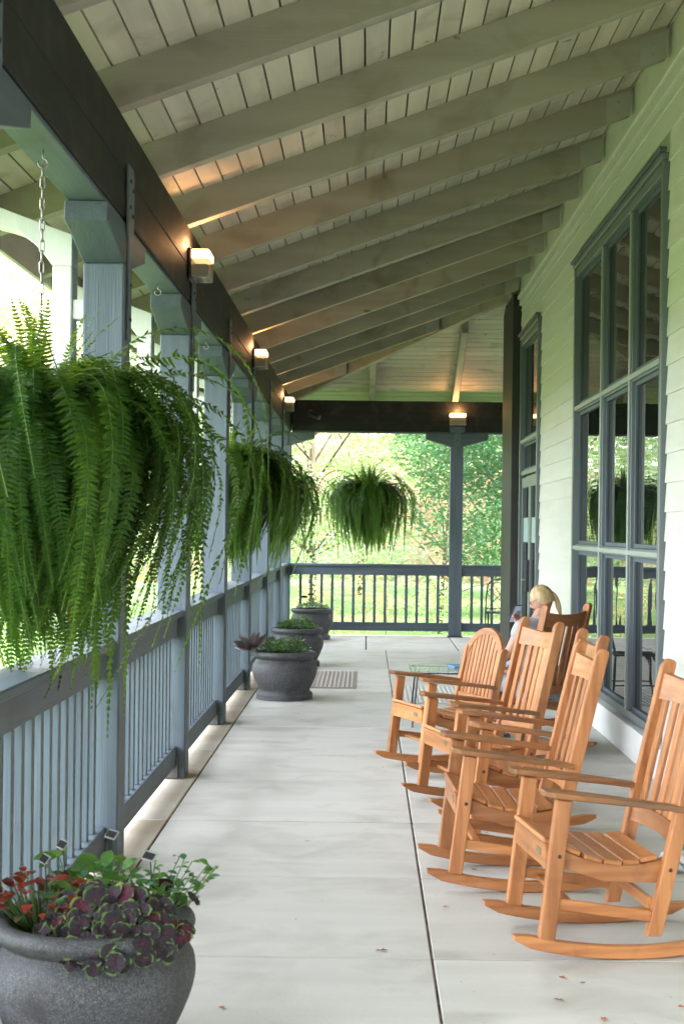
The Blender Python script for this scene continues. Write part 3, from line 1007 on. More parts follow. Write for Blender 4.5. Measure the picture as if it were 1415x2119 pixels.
E = [(0, 1), (1, 2), (2, 3), (3, 4), (4, 5), (5, 6), (3, 7), (7, 8), (8, 9), (9, 10), (3, 11), (11, 12), (12, 13), (13, 14),
     (0, 15), (15, 16), (16, 17), (17, 18), (18, 19), (19, 20), (0, 21), (21, 22), (22, 23), (23, 24), (24, 25), (25, 26)]
body = skin_mesh("body", J, E, M_SKIN, pr)
# shirt and trousers follow the body: same skeleton, slightly wider
SJ = [((.06, 0, .52), (.145, .132)), ((.07, 0, .62), (.138, .13)), ((.075, 0, .76), (.15, .118)), ((.07, 0, .885), (.165, .108)),
      ((.06, -.165, .885), .075), ((.02, -.205, .79), .066), ((.06, .165, .885), .075), ((.02, .20, .78), .066), ((.060, .025, .945), (.075, .07))]
skin_mesh("shirt", SJ, [(0, 1), (1, 2), (2, 3), (3, 4), (4, 5), (3, 6), (6, 7), (3, 8)], M_SHIRT, body)
TJ = [((.06, 0, .47), (.155, .135)), ((.03, -.10, .475), .112), ((-.18, -.13, .515), .10), ((-.375, -.14, .525), .078), ((-.405, -.15, .34), .07), ((-.41, -.15, .24), .066),
      ((.03, .10, .475), .112), ((-.17, .17, .565), .10), ((-.365, .25, .645), .08), ((-.405, .29, .40), .07), ((-.42, .30, .28), .066)]
skin_mesh("trousers", TJ, [(0, 1), (1, 2), (2, 3), (3, 4), (4, 5), (0, 6), (6, 7), (7, 8), (8, 9), (9, 10)], M_DENIM, body)
# head
def head_mesh():
    mb = MB(); n, m_ = 20, 18
    vs = []; fs = []
    for i in range(m_+1):
        ph = PI*i/m_
        for k in range(n):
            th = 2*PI*k/n
            x = math.sin(ph)*math.cos(th); y = math.sin(ph)*math.sin(th); z = math.cos(ph)
            # face looks along -x
            X = x*.098; Y = y*.075; Z = z*.118
            if z < 0:
                Y *= 1-.35*(-z)**1.5; X = X*(1-.25*(-z)) - .012*(-z)
            f = max(0, -x)
            a = math.atan2(y, -x)
            # nose, brow, eye sockets, mouth, chin
            X -= .026*f*math.exp(-(a/.16)**2-((z+.18)/.16)**2)
            X -= .006*f*math.exp(-(a/.7)**2-((z-.18)/.10)**2)
            X += .012*f*math.exp(-((abs(a)-.42)/.18)**2-((z-.02)/.12)**2)
            X -= .008*f*math.exp(-(a/.28)**2-((z+.52)/.07)**2)
            X -= .010*f*math.exp(-(a/.3)**2-((z+.80)/.12)**2)
            vs.append((X, Y, Z))
    for i in range(m_):
        for k in range(n):
            l = (k+1) % n
            fs.append((i*n+k, i*n+l, (i+1)*n+l, (i+1)*n+k))
    # ears
    mb.add(vs, fs)
    for s in (-1, 1):
        ev = []; ef = []
        for i in range(7):
            for k in range(8):
                ph = PI*i/6; th = 2*PI*k/8
                ev.append((.012+.018*math.sin(ph)*math.cos(th)+.006*math.cos(ph), s*(.074+.008*math.sin(ph)*math.sin(th)), -.005+.032*math.cos(ph)))
        for i in range(6):
            for k in range(8):
                l = (k+1) % 8; ef.append((i*8+k, i*8+l, (i+1)*8+l, (i+1)*8+k))
        mb.add(ev, ef)
    return mb
HM = Matrix.Translation((.055, .07, 1.09)) @ Matrix.Scale(.88, 4) @ Euler((rad(-4), rad(-22), rad(36))).to_matrix().to_4x4()
hm = head_mesh()
hm.v = [tuple(HM @ Vector(p)) for p in hm.v]
hd = hm.build("head", M_SKIN, pr, True)
eyes = MB()
for s in (-1, 1):
    k0 = len(eyes.v); eyes.lathe([(0.0005, .011), (.008, .008), (.011, 0), (.008, -.008), (.0005, -.011)], 10)
    eyes.v[k0:] = [tuple(HM @ Vector((p[0]-.079, p[1]+s*.032, p[2]+.005))) for p in eyes.v[k0:]]
eyes.build("eyes", mat("eye white", (.6, .58, .55), .2, .5), hd, True)
mm = MB(); mm.tube([(-.0945, -.02, -.062), (-.0985, 0, -.061), (-.0945, .02, -.062)], [.002, .005, .002], 6)
mm.v = [tuple(HM @ Vector(p)) for p in mm.v]; mm.build("mouth", mat("lips", (.5, .18, .15), .4, .4), hd, True)
# glasses arm hint and hair cap
hv = []; hf = []; n, m_ = 36, 14
for i in range(m_+1):
    ph = .02+(PI*.61)*i/m_
    for k in range(n):
        th = 2*PI*k/n
        x = math.cos(th); y = math.sin(th)
        lim = ph
        fr = max(0, -x)
        p_ = ph*(1-.50*fr**1.2)
        r = .97+.016*math.sin(k*5.1+i*.3)+.012*math.sin(k*9.7)
        hv.append((math.sin(p_)*x*.107*r+.004, math.sin(p_)*y*.085*r, math.cos(p_)*.129*r))
for i in range(m_):
    for k in range(n):
        l = (k+1) % n; hf.append((i*n+k, i*n+l, (i+1)*n+l, (i+1)*n+k))
hc = MB().add(hv, hf)
hc.v = [tuple(HM @ Vector(p)) for p in hc.v]
hr = hc.build("hair", M_HAIR, hd, True)
pt = MB()
RR = random.Random(3)
for i in range(40):
    a, b_ = RR.uniform(-.018, .018), RR.uniform(-.010, .010)
    pts = [(.075+b_*.5, a*.5, .02+b_), (.102+b_, a*.8, .012+b_*.5), (.112+b_, a, -.02), (.110+b_*1.5, a*1.3, -.06), (.104+b_*1.8, a*1.5, -.11+RR.uniform(-.01, .01)), (.096+b_, a*1.1, -.15+RR.uniform(-.03, .01))]
    pt.tube(pts, [.006, .008, .008, .007, .005, .001], 5)
pt.v = [tuple(HM @ Vector(p)) for p in pt.v]
pt.build("ponytail", M_HAIR, hr if False else hd, True)
hb_ = MB().tube([(.102, .017*math.cos(t), .014+.017*math.sin(t)) for t in [2*PI*i/10 for i in range(10)]], .006, 6, closed=True)
hb_.v = [tuple(HM @ Vector(p)) for p in hb_.v]; hb_.build("hair_band", M_BLACK, hd, True)
gl = MB()
gl.tube([(-.095, -.055, .008), (-.05, -.074, .012), (.01, -.078, .012)], .0016, 5).tube([(-.095, .055, .008), (-.05, .074, .012), (.01, .078, .012)], .0016, 5)
for s in (-1, 1): gl.tube([(-.100+.004*abs(math.cos(2*PI*i/12)), s*.032+.022*math.cos(2*PI*i/12), .004+.016*math.sin(2*PI*i/12)) for i in range(12)], .0016, 5, closed=True)
gl.v = [tuple(HM @ Vector(p)) for p in gl.v]; gl.build("glasses", M_BLACK, hd, True)
# hands
def hand(origin, direction, palm_n, nm, curl=.9, side=1):
    d = Vector(direction).normalized(); n_ = Vector(palm_n); n_ = (n_-d*n_.dot(d)).normalized(); w = d.cross(n_)*side
    O = Vector(origin)
    J = [(O, (.022, .016)), (O+d*.045, (.032, .015)), (O+d*.085, (.036, .012))]
    E = [(0, 1), (1, 2)]
    mb = skin_mesh(nm, [(tuple(j[0]), j[1]) for j in J], E, M_SKIN, body, 2)
    for i, (off_, ln) in enumerate(((-.027, .066), (-.009, .076), (.009, .072), (.026, .056))):
        b0 = O+d*.075+w*off_
        p1 = b0+d*ln*.4
        p2 = p1+(d*math.cos(curl)+n_*math.sin(curl))*ln*.35
        p3 = p2+(d*math.cos(curl*1.9)+n_*math.sin(curl*1.9))*ln*.3
        skin_mesh("finger", [(tuple(b0), .009), (tuple(p1), .0085), (tuple(p2), .0078), (tuple(p3), .0065)], [(0, 1), (1, 2), (2, 3)], M_SKIN, mb, 1)
    b0 = O+d*.03-w*.028
    p1 = b0-w*.022+d*.03
    p2 = p1+d*.028+n_*.015
    skin_mesh("thumb", [(tuple(b0), .011), (tuple(p1), .010), (tuple(p2), .0075)], [(0, 1), (1, 2)], M_SKIN, mb, 1)
    return mb
hand((-.20, -.20, .66), (-.9, .12, -.05), (0, 0, -1), "hand", .5)
hand((-.255, .20, .865), (-.45, .05, .75), (1, .1, .3), "hand", 1.0, -1)
for (xx, yy, rz) in ((-.43, -.15, .05), (-.50, .315, .1)):
    sh = MB()
    k0 = []
    for i in range(9):
        s = i/8
        wv = .040*(1-.25*abs(s-.62)/.62)
        zt = .085-.055*s**.8
        if i in (0, 8): wv *= .6; zt *= .7
        k0.append((-(s*.25-.06), wv, zt))
    vs = []; fs = []
    for (x, w, zt) in k0:
        for k in range(8):
            th = 2*PI*k/8
            vs.append((x, w*math.cos(th), zt/2+.004+zt/2*math.sin(th)))
    for i in range(8):
        for k in range(8):
            l = (k+1) % 8; fs.append((i*8+k, i*8+l, (i+1)*8+l, (i+1)*8+k))
    fs += [tuple(range(8)), tuple(range(64, 72))[::-1]]
    M_ = Matrix.Translation((xx, yy, 0)) @ Matrix.Rotation(rz, 4, 'Z')
    sh.add(vs, fs, M_)
    sh.build("shoe", M_BLACK, body, True)
ph = thing("phone", "black smartphone held up by the seated woman", "phone", (1.19, 10.39, 0), rad(-45))
PM = Matrix.Translation((-.305, .205, .965)) @ Euler((0, rad(28), 0)).to_matrix().to_4x4()
MB().box(-.005, .005, -.038, .038, -.075, .075, .003, PM).build("case", M_BLACK, ph)
MB().box(.0055, .0065, -.034, .034, -.068, .068, 0, PM).build("screen", emit_mat("phone screen", (.10, .22, .45), .06), ph)

# ------------------------------------------------------------------ patterned metal chairs and table
def metal_chair(label, loc, rz):
    t = thing("metal_chair", label, "chair", loc, rz, "black metal patio chairs")
    # local: faces -x
    r = .010
    for s in (-1, 1):
        MB().tube([(.22, s*.21, 0), (.20, s*.205, .22), (.19, s*.20, .44), (.235, s*.195, .62), (.27, s*.17, .83), (.275, s*.10, .90)], [r*.8, r, r*1.2, r, r, r], 8).build("back_leg", M_BLACK, t, True)
        MB().tube([(-.22, s*.20, 0), (-.20, s*.20, .2), (-.19, s*.20, .38), (-.14, s*.20, .44)], [r*.8, r, r*1.5, r*1.2], 8).build("front_leg", M_BLACK, t, True)
        MB().tube([(-.205, s*.2, .16), (.205, s*.205, .16)], .007, 6).build("stretcher", M_BLACK, t)
    MB().tube([(.275, -.10, .90), (.28, 0, .905), (.275, .10, .90)], r, 8).build("back_top", M_BLACK, t, True)
    MB().tube([(.0, -.205, .16), (.0, .205, .16)], .007, 6).build("stretcher", M_BLACK, t)
    MB().tube([(.195, -.198, .50), (.205, .198, .50)], .007, 6).build("back_bar", M_BLACK, t)
    mb = MB()
    P = lambda y, z: (.19+(z-.44)*.19, y, z)
    for (a, b) in (((-.19, .50), (0, .70)), ((.19, .50), (0, .70)), ((-.18, .72), (0, .50)), ((.18, .72), (0, .50)), ((-.18, .72), (-.05, .89)),
                   ((.18, .72), (.05, .89)), ((0, .70), (-.12, .87)), ((0, .70), (.12, .87)), ((-.18, .80), (0, .62)), ((.18, .80), (0, .62))):
        mb.tube([P(*a), P(*b)], .005, 5)
    mb.build("lattice", M_BLACK, t)
    MB().tube([(-.20, -.21, .44), (.19, -.21, .44), (.19, .21, .44), (-.20, .21, .44)], .009, 6, closed=True).build("seat_frame", M_BLACK, t)
    mb = MB()
    for i in range(7):
        y_ = -.2+.4*i/6
        mb.tube([(-.20, y_, .443), (.19, -y_, .443)], .006, 5)
        mb.tube([(-.20, y_, .443), (-.20+.39*((i+1.5) % 7)/7, -.20 if i % 2 else .2, .443)], .006, 5)
    for i in range(4): mb.tube([(-.15+.1*i, -.2, .443), (-.05+.07*i, .2, .443)], .006, 5)
    mb.build("seat_lattice", M_BLACK, t)
    return t
metal_chair("black lattice metal chair by the far railing beside the dark pier", (1.88, 19.9, 0), rad(-100))
mc = metal_chair("black metal chair hidden behind the seated woman, seen mirrored in the window", (1.30, 13.45, 0), 0)
t = thing("side_table", "low glass-topped black metal table beyond the arched rocking chair", "table", (.62, 11.75, 0))
MB().box(-.26, .24, -.32, .32, .445, .455, .003).build("table_top", M_TGLASS, t)
MB().tube([(-.25, -.31, .435), (.23, -.31, .435), (.23, .31, .435), (-.25, .31, .435)], .009, 6, closed=True).build("top_rim", M_BLACK, t)
for (a, b) in ((-.22, -.28), (.20, -.28), (-.22, .28), (.20, .28)):
    MB().tube([(a*.9, b*.9, .43), (a, b, .22), (a*1.1, b*1.1, 0)], .008, 6).build("leg", M_BLACK, t)
mb = MB()
for i in range(6): mb.tube([(-.2+.08*i, -.30, .43), (-.16+.08*i, .30, .43)], .004, 5)
mb.build("underframe_bars", M_BLACK, t)
o = MB().box(.08, .20, -.10, .06, 0, .015, .003).build("booklet", mat("blue booklet", (.12, .3, .5), .5, .4), None, loc=(.62, 11.75, .456), rot=(0, 0, .3))
tag(o, "small blue booklet lying on the low glass table", "booklet")

# ------------------------------------------------------------------ mats
def make_mat(x0, x1, y0, y1, label, col, col2):
    t = thing("door_mat", label, "mat", ((x0+x1)/2, (y0+y1)/2, 0), 0)
    w, d = (x1-x0)/2, (y1-y0)/2
    M_ = mat("mat "+label[:8], col, .95, .1, var=.1, vscale=(40, 40, 40))
    MB().box(-w, w, -d, d, .002, .008, .002).build("mat_base", mat("matb "+label[:8], col2, .95, .1), t)
    mb = MB()
    n = int((x1-x0)/.045)
    for i in range(n):
        xx = -w+.02+(2*w-.04)*(i+.5)/n
        mb.box(xx-.012, xx+.012, -d+.015, d-.015, .008, .014, .002)
    mb.build("ribs", M_, t)
make_mat(-.62, -.095, 14.15, 15.75, "pale ribbed mat on the floor beside the planters", (.42, .385, .35), (.31, .275, .245))
make_mat(.34, 1.60, 13.0, 14.4, "faint striped mat under the black metal chair", (.60, .59, .56), (.42, .41, .40))

# ------------------------------------------------------------------ planters
POT = [(0, .005), (.245, .005), (.258, .012), (.262, .05), (.248, .066), (.236, .085), (.262, .14), (.292, .215), (.303, .27), (.296, .32), (.270, .358),
       (.262, .372), (.282, .386), (.298, .405), (.300, .422), (.288, .438), (.264, .442), (.246, .432), (.240, .40), (.240, .38)]
def pot_mesh():
    pts = []
    # smooth the profile a little
    P = POT
    out = []
    for i in range(len(P)-1):
        a, b = P[i], P[i+1]
        p0 = P[max(i-1, 0)]; p3 = P[min(i+2, len(P)-1)]
        for t in (0, .33, .67):
            q = []
            for c in (0, 1):
                q.append(.5*((2*a[c])+(-p0[c]+b[c])*t+(2*p0[c]-5*a[c]+4*b[c]-p3[c])*t*t+(-p0[c]+3*a[c]-3*b[c]+p3[c])*t**3))
            out.append((max(0, q[0]), max(0, q[1])))
    out.append(P[-1])
    return MB().lathe(out, 56).mesh("vessel", M_STONE, True)
POTM = pot_mesh()
SOILM = MB().lathe([(0, .395), (.12, .40), (.2395, .388)], 24).mesh("soil", M_SOIL, True)
def pot(loc, label):
    t = thing("planter", label, "planter", loc, 0, "rounded grey stone planters")
    place("vessel", POTM, t); place("soil", SOILM, t)
    return t
P1 = (-.80, 4.25, 0); P2 = (-.755, 13.3, 0); P3 = (-.79, 16.4, 0); P4 = (-.775, 20.35, 0)
pot(P1, "large speckled stone planter in the bottom left foreground")
pot(P2, "stone planter in front of the two other far planters, with green plants")
pot(P3, "middle one of the three far stone planters along the railing")
pot(P4, "farthest stone planter by the far railing with two plant labels")

def leaf_mesh(kind, m):
    mb = MB()
    if kind == 'oval':
        vs = [(0, 0, 0)]; n = 5
        L_, Wd = 1.0, .30
        for i in range(1, n):
            s = i/n; w = Wd*math.sin(PI*s**.8)
            vs += [(s, -w, .10*math.sin(PI*s)+.06*w), (s, 0, .10*math.sin(PI*s)-.02), (s, w, .10*math.sin(PI*s)+.06*w)]
        vs.append((1, 0, -.05))
        fs = [(0, 2, 1), (0, 3, 2)]
        for i in range(n-2):
            o = 1+3*i
            fs += [(o, o+1, o+4, o+3), (o+1, o+2, o+5, o+4)]
        o = 1+3*(n-2)
        fs += [(o, o+1, o+3), (o+1, o+2, o+3)]
        mb.add(vs, fs)
    else:   # scalloped round leaf, centred, radius ~1
        q = random.Random(kind)
        vs = [(0, 0, -.16)]; fs = []
        n = 36
        ph = [q.uniform(0, 6.3) for _ in range(4)]
        cup = q.uniform(-.25, .22); fold = q.uniform(-.22, .25)
        for ring, rr in enumerate((.35, .7, 1.0)):
            for i in range(n):
                a = 2*PI*i/n
                gap = max(0, 1-abs(((a+PI) % (2*PI))-PI)/.30)
                lobes = 1+.10*math.sin(2*a+ph[0])+.07*math.sin(3*a+ph[1])
                if ring == 2: lobes *= 1+.13*abs(math.sin(a*4.5+ph[2]))**.7-.05
                lobes *= 1-gap*(.0, .25, .5)[ring]
                x, y = math.cos(a)*rr*lobes, math.sin(a)*rr*lobes
                z = (0, .03, .07)[ring]*math.sin(a*9+ph[3])+cup*rr*rr+fold*y*y+(.04*math.cos(9*a) if ring == 1 else 0)
                vs.append((x, y, z))
        for i in range(n):
            j = (i+1) % n
            fs.append((0, 1+i, 1+j))
            for k in (0, 1): fs.append((1+k*n+i, 1+(k+1)*n+i, 1+(k+1)*n+j, 1+k*n+j))
        mb.add(vs, fs)
    return mb.mesh("leaf", m, True)
def ring_mat(name, centre, mid, rim):
    m = bpy.data.materials.new(name); m.use_nodes = True
    nt = m.node_tree; N = nt.nodes; L = nt.links
    b = N["Principled BSDF"]; b.inputs["Roughness"].default_value = .6; b.inputs["Specular IOR Level"].default_value = .22
    tc = N.new("ShaderNodeTexCoord"); ln = N.new("ShaderNodeVectorMath"); ln.operation = 'LENGTH'
    no = N.new("ShaderNodeTexNoise"); no.inputs["Scale"].default_value = 4
    L.new(tc.outputs["Object"], ln.inputs[0]); L.new(tc.outputs["Object"], no.inputs["Vector"])
    ad = N.new("ShaderNodeMath"); ad.operation = 'MULTIPLY_ADD'; ad.inputs[1].default_value = .10
    sc_ = N.new("ShaderNodeMath"); sc_.operation = "MULTIPLY"; sc_.inputs[1].default_value = .86
    L.new(ln.outputs["Value"], sc_.inputs[0])
    L.new(no.outputs["Fac"], ad.inputs[0]); L.new(sc_.outputs[0], ad.inputs[2])
    cr = N.new("ShaderNodeValToRGB"); L.new(ad.outputs[0], cr.inputs[0])
    e = cr.color_ramp.elements; e[0].position = .15; e[0].color = (*centre, 1); e[1].position = .885; e[1].color = (*mid, 1)
    x = e.new(.965); x.color = (*rim, 1)
    L.new(cr.outputs[0], b.inputs["Base Color"])
    t = N.new("ShaderNodeBsdfTranslucent"); L.new(cr.outputs[0], t.inputs[0])
    ms = N.new("ShaderNodeMixShader"); ms.inputs[0].default_value = .25
    L.new(b.outputs[0], ms.inputs[1]); L.new(t.outputs[0], ms.inputs[2]); L.new(ms.outputs[0], N["Material Output"].inputs[0])
    return m
M_GER = ring_mat("purple zoned leaf", (.060, .022, .034), (.030, .032, .038), (.13, .20, .055))
M_GER2 = ring_mat("wine zoned leaf", (.13, .018, .04), (.05, .02, .03), (.20, .25, .06))
M_RED = mat("red coleus leaf", (.26, .018, .022), .5, .4, col2=(.30, .07, .02), vscale=(3, 3, 3), trans=.3, rvar=.5)
M_OLIVE = mat("olive red leaf", (.12, .065, .025), .5, .4, col2=(.16, .13, .05), vscale=(3, 3, 3), trans=.3, rvar=.4)
M_GRN = mat("fresh green leaf", (.045, .13, .022), .45, .45, col2=(.08, .19, .035), vscale=(3, 3, 3), trans=.35, tcol=(.25, .45, .07), rvar=.35)
M_GRN2 = mat("blue green leaf", (.04, .11, .05), .4, .5, trans=.3, tcol=(.2, .4, .12), rvar=.3)
M_STEM = mat("green stem", (.10, .16, .05), .6, .3)
LGS = [leaf_mesh(q, M_GER) for q in (1, 2, 3, 4)]; LGS2 = [leaf_mesh(q, M_GER2) for q in (5, 6)]
LR, LO = leaf_mesh('oval', M_RED), leaf_mesh('oval', M_OLIVE)
LN, LN2 = leaf_mesh('oval', M_GRN), leaf_mesh('oval', M_GRN2)
def aim(d, n):
    """rotation with local x along d and local z near n"""
    x = Vector(d).normalized(); z = Vector(n); z = (z-x*z.dot(x)).normalized(); y = z.cross(x)
    return Matrix(((x.x, y.x, z.x), (x.y, y.y, z.y), (x.z, y.z, z.z))).to_euler()
RP = random.Random(11)
# dark zoned geranium spilling over the front of the near planter
t = thing("geranium_plant", "dark purple scalloped leaves with lime edges spilling over the near planter rim", "plant", (P1[0]+.06, P1[1]-.05, .39))
stems = MB()
for i in range(230):
    u = RP.random()
    a = RP.uniform(-2.95, -.25) if i > 16 else RP.uniform(-PI, PI)
    r = .05+.24*math.sqrt(RP.random())
    px = .02+r*math.cos(a)*.80; py = r*math.sin(a)*.88
    hz = .125-.9*max(0, r-.12)**1.15*(1 if py < 0 else .4)+RP.uniform(-.015, .03)
    if py < -.18: hz -= (-.18-py)*.40
    n_ = Vector((px*2.0, py*3.2-.28, .55+RP.uniform(-.2, .2)))
    d = Vector((RP.uniform(-1, 1), RP.uniform(-1, .2), -.4))
    s = RP.uniform(.013, .034)
    o = place("leaf", RP.choice(LGS) if RP.random() < .65 or py < -.15 else RP.choice(LGS2), t, (px, py, hz), aim(d, n_), (s, s, s*.8))
    stems.tube([(px*.3, py*.3, .0), (px*.8, py*.8, hz*.6+.01), (px, py, hz-.004)], .0016, 5)
stems.build("stems", M_STEM, t)
t = thing("leafy_plant", "small green leaves poking up between the dark purple leaves of the near planter", "plant", (P1[0]+.05, P1[1]-.03, .42))
for i in range(60):
    a = RP.uniform(0, 2*PI); r = .2*math.sqrt(RP.random())
    px, py = r*math.cos(a), r*math.sin(a)*.8
    aa = RP.uniform(0, 2*PI); s = RP.uniform(.022, .045)
    place("leaf", LN if i % 2 else LN2, t, (px, py, .135-.55*max(0, r-.06)+RP.uniform(0, .03)), aim((math.cos(aa), math.sin(aa), RP.uniform(-.1, .6)), (0, -.4, 1)), (s, s, s))
t = thing("coleus_plant", "red and orange coleus clump at the left of the near planter", "plant", (P1[0]-.155, P1[1]-.0, .39))
stems = MB()
for i in range(95):
    a = RP.uniform(0, 2*PI); r = .15*math.sqrt(RP.random())
    px, py = r*math.cos(a)*1.1-.02, r*math.sin(a)-.02
    hz = .15-1.6*r*r*2.2+RP.uniform(-.04, .03)
    d = Vector((math.cos(a), math.sin(a), RP.uniform(-.5, .5)))
    s = RP.uniform(.035, .07)
    place("leaf", LR if hz > .085 else LO, t, (px, py, hz), aim(d, (0, -.4, 1)), (s, s, s))
    stems.tube([(px*.3, py*.3, 0), (px, py, hz)], .0016, 5)
stems.build("stems", M_STEM, t)
t = thing("leafy_plant", "fresh green leafy herbs at the back right of the near planter", "plant", (P1[0]+.10, P1[1]+.08, .39))
stems = MB()
for i in range(26):
    a = RP.uniform(0, 2*PI); r = .17*math.sqrt(RP.random())
    px, py = r*math.cos(a)*1.15+.0, r*math.sin(a)*.8
    H = RP.uniform(.10, .19)
    if i < 3: px, py, H = .11+.02*i, -.02+.03*i, .20-.02*i
    lean = Vector((px*.8+RP.uniform(-.04, .04), py*.5, H))
    base = Vector((px*.7, py*.7, 0))
    stems.tube([tuple(base), tuple(base+lean*.6), tuple(base+lean)], .0018, 5)
    for k in range(7):
        q = base+lean*(.35+.65*k/6)
        aa = k*2.4+i
        d = Vector((math.cos(aa), math.sin(aa), RP.uniform(-.1, .6)))
        s = RP.uniform(.028, .052)*(1.1-.35*k/6)
        place("leaf", LN if i % 3 else LN2, t, tuple(q), aim(d, (0, -.3, 1)), (s, s, s))
stems.build("stems", M_STEM, t)
t = thing("leafy_plant", "bright green broad leaves behind the coleus in the near planter", "plant", (P1[0]-.03, P1[1]+.08, .39))
stems = MB()
for i in range(34):
    a = RP.uniform(0, 2*PI); r = .12*math.sqrt(RP.random())
    px, py = r*math.cos(a)*1.1, r*math.sin(a)
    H = RP.uniform(.09, .19)
    aa = RP.uniform(0, 2*PI)
    d = Vector((math.cos(aa), math.sin(aa), RP.uniform(-.2, .7)))
    s = RP.uniform(.05, .085)
    stems.tube([(px*.5, py*.5, 0), (px, py, H)], .002, 5)
    place("leaf", LN, t, (px, py, H), aim(d, (0, -.5, 1)), (s, s, s))
stems.build("stems", M_STEM, t)
# label stakes
M_LABEL = mat("metal plant label", (.20, .20, .17), .5, .4)
M_LBLK = mat("black label face", (.008, .008, .009), .8, .2)
def label_stake(base, top, rz, tilt, label, w=.052, h=.026):
    t = thing("plant_label", label, "label", base, 0, "plant label stakes")
    tp = Vector(top)-Vector(base)
    MB().tube([(0, 0, -.02), (tp.x*.9, tp.y*.9, tp.z*.95), tuple(tp)], .0022, 6).build("stake", M_BLACK, t)
    M_ = Matrix.Translation(tp) @ Euler((tilt, 0, rz)).to_matrix().to_4x4()
    MB().box(-w, w, -h, h, -.001, .002, .0008, M_).build("plate", M_LABEL, t)
    MB().box(-w*.84, w*.84, -h*.72, h*.72, .0025, .0035, 0, M_).build("plate_face", M_LBLK, t)
def at(px, py, Y):
    dx, dy = px-760, py-1092
    dx0, dy0 = dx+.012*dy, dy-.012*dx
    return (dx0*Y/2950, Y, 1.6-dy0*Y/2950)
for (px, py, Y, rz, ti, bx, lb) in ((93, 1778, 4.22, -1.0, .9, 105, "leftmost tilted metal plant label in the near planter"),
                           (130, 1748, 4.30, -.95, .9, 143, "plant label second from the left in the near planter, on a tall stake"),
                           (232, 1727, 4.42, -.85, .9, 236, "highest plant label in the near planter, in front of the post"),
                           (310, 1772, 4.20, -.8, .9, 325, "rightmost plant label in the near planter")):
    tp = at(px, py, Y)
    bs = at(bx, 1880, Y)
    label_stake((max(-1.0, min(-.6, bs[0])), Y, .39), tp, rz, ti, lb, .030, .015)
label_stake((-.80, 20.25, .39), at(630, 1235, 20.25), 0, 1.1, "left one of the two dark plant labels in the farthest planter", .045, .018)
label_stake((-.72, 20.35, .39), at(643, 1230, 20.3), 0, 1.1, "right one of the two dark plant labels in the farthest planter", .045, .018)
# low green bedding in the far planters
M_VIO = mat("violet petal", (.25, .16, .5), .5, .3)
def bedding(P, label, seed, n=420, amp=.09, mt=None):
    rr = random.Random(seed)
    t = thing("bedding_plant", label, "plant", (P[0], P[1], .395), 0)
    mb = MB(); fl = MB()
    base = leaf_mesh('oval', M_GRN)
    V0 = [v.co.copy() for v in base.vertices]; F0 = [tuple(p.vertices) for p in base.polygons]
    for i in range(n):
        a = rr.uniform(0, 2*PI); r = .235*math.sqrt(rr.random())
        px, py = r*math.cos(a), r*math.sin(a)
        hz = .05+amp*(1-(r/.26)**2)*rr.uniform(.5, 1.15)*(1+.35*math.sin(px*22+seed)*math.cos(py*17))
        aa = rr.uniform(0, 2*PI)
        s = rr.uniform(.025, .05)
        M_ = Matrix.Translation((px, py, hz)) @ aim((math.cos(aa), math.sin(aa), rr.uniform(-.4, .7)), (0, -.3, 1)).to_matrix().to_4x4() @ Matrix.Scale(s, 4)
        mb.add([tuple(v) for v in V0], F0, M_)
        if i % 6 == 0: mb.tube([(px*.8, py*.8, 0), (px, py, hz)], .002, 4)
        if i % 38 == 0:
            for q in range(5):
                M2 = Matrix.Translation((px, py, hz+.03)) @ aim((math.cos(q*1.26), math.sin(q*1.26), .3), (0, 0, 1)).to_matrix().to_4x4() @ Matrix.Scale(.016, 4)
                fl.add([tuple(v) for v in V0], F0, M2)
    mb.build("foliage", mt or M_GRN, t, True); fl.build("flowers", M_VIO, t, True)
    return t
bedding(P2, "dense green bedding plants filling the front far planter", 5, 460, .11)
bedding(P3, "low green bedding with small violet flowers in the middle far planter", 6, 400, .10)
bedding(P4, "low pale green bedding in the farthest planter", 8, 380, .08, mat("pale green leaf", (.14, .26, .08), .5, .4, trans=.35, tcol=(.3, .45, .12), rvar=.3))
# rosette plant leaning out of planter 2 to the left
t = thing("rosette_plant", "grey purple spiky rosette leaning out of the front far planter towards the railing", "plant", (P2[0]-.22, P2[1]-.06, .40))
M_ROS = mat("grey purple strap leaf", (.06, .07, .07), .45, .45, col2=(.13, .075, .07), vscale=(3, 3, 3), trans=.15, rvar=.4)
LS = leaf_mesh('oval', M_ROS)
MB().tube([(.08, .02, -.02), (0, 0, .04), (-.07, -.01, .08)], .008, 6).build("stem", M_STEM, t)
for i in range(20):
    a = i*2.4
    d = Vector((-.55+.75*math.cos(a), .35*math.sin(a), .25+.75*math.sin(a*1.3)))
    place("leaf", LS, t, (-.05-.02*(i % 3), 0, .07), aim(d, (0, -1, .3)), (RP.uniform(.13, .23), .11, .11))
for i in range(9):
    a = i*2.1
    d = Vector((math.cos(a), math.sin(a)*.5, .8+.2*math.cos(i)))
    place("leaf", LS, t, (.09, .0, .05), aim(d, (0, -1, .3)), (.09, .09, .09))

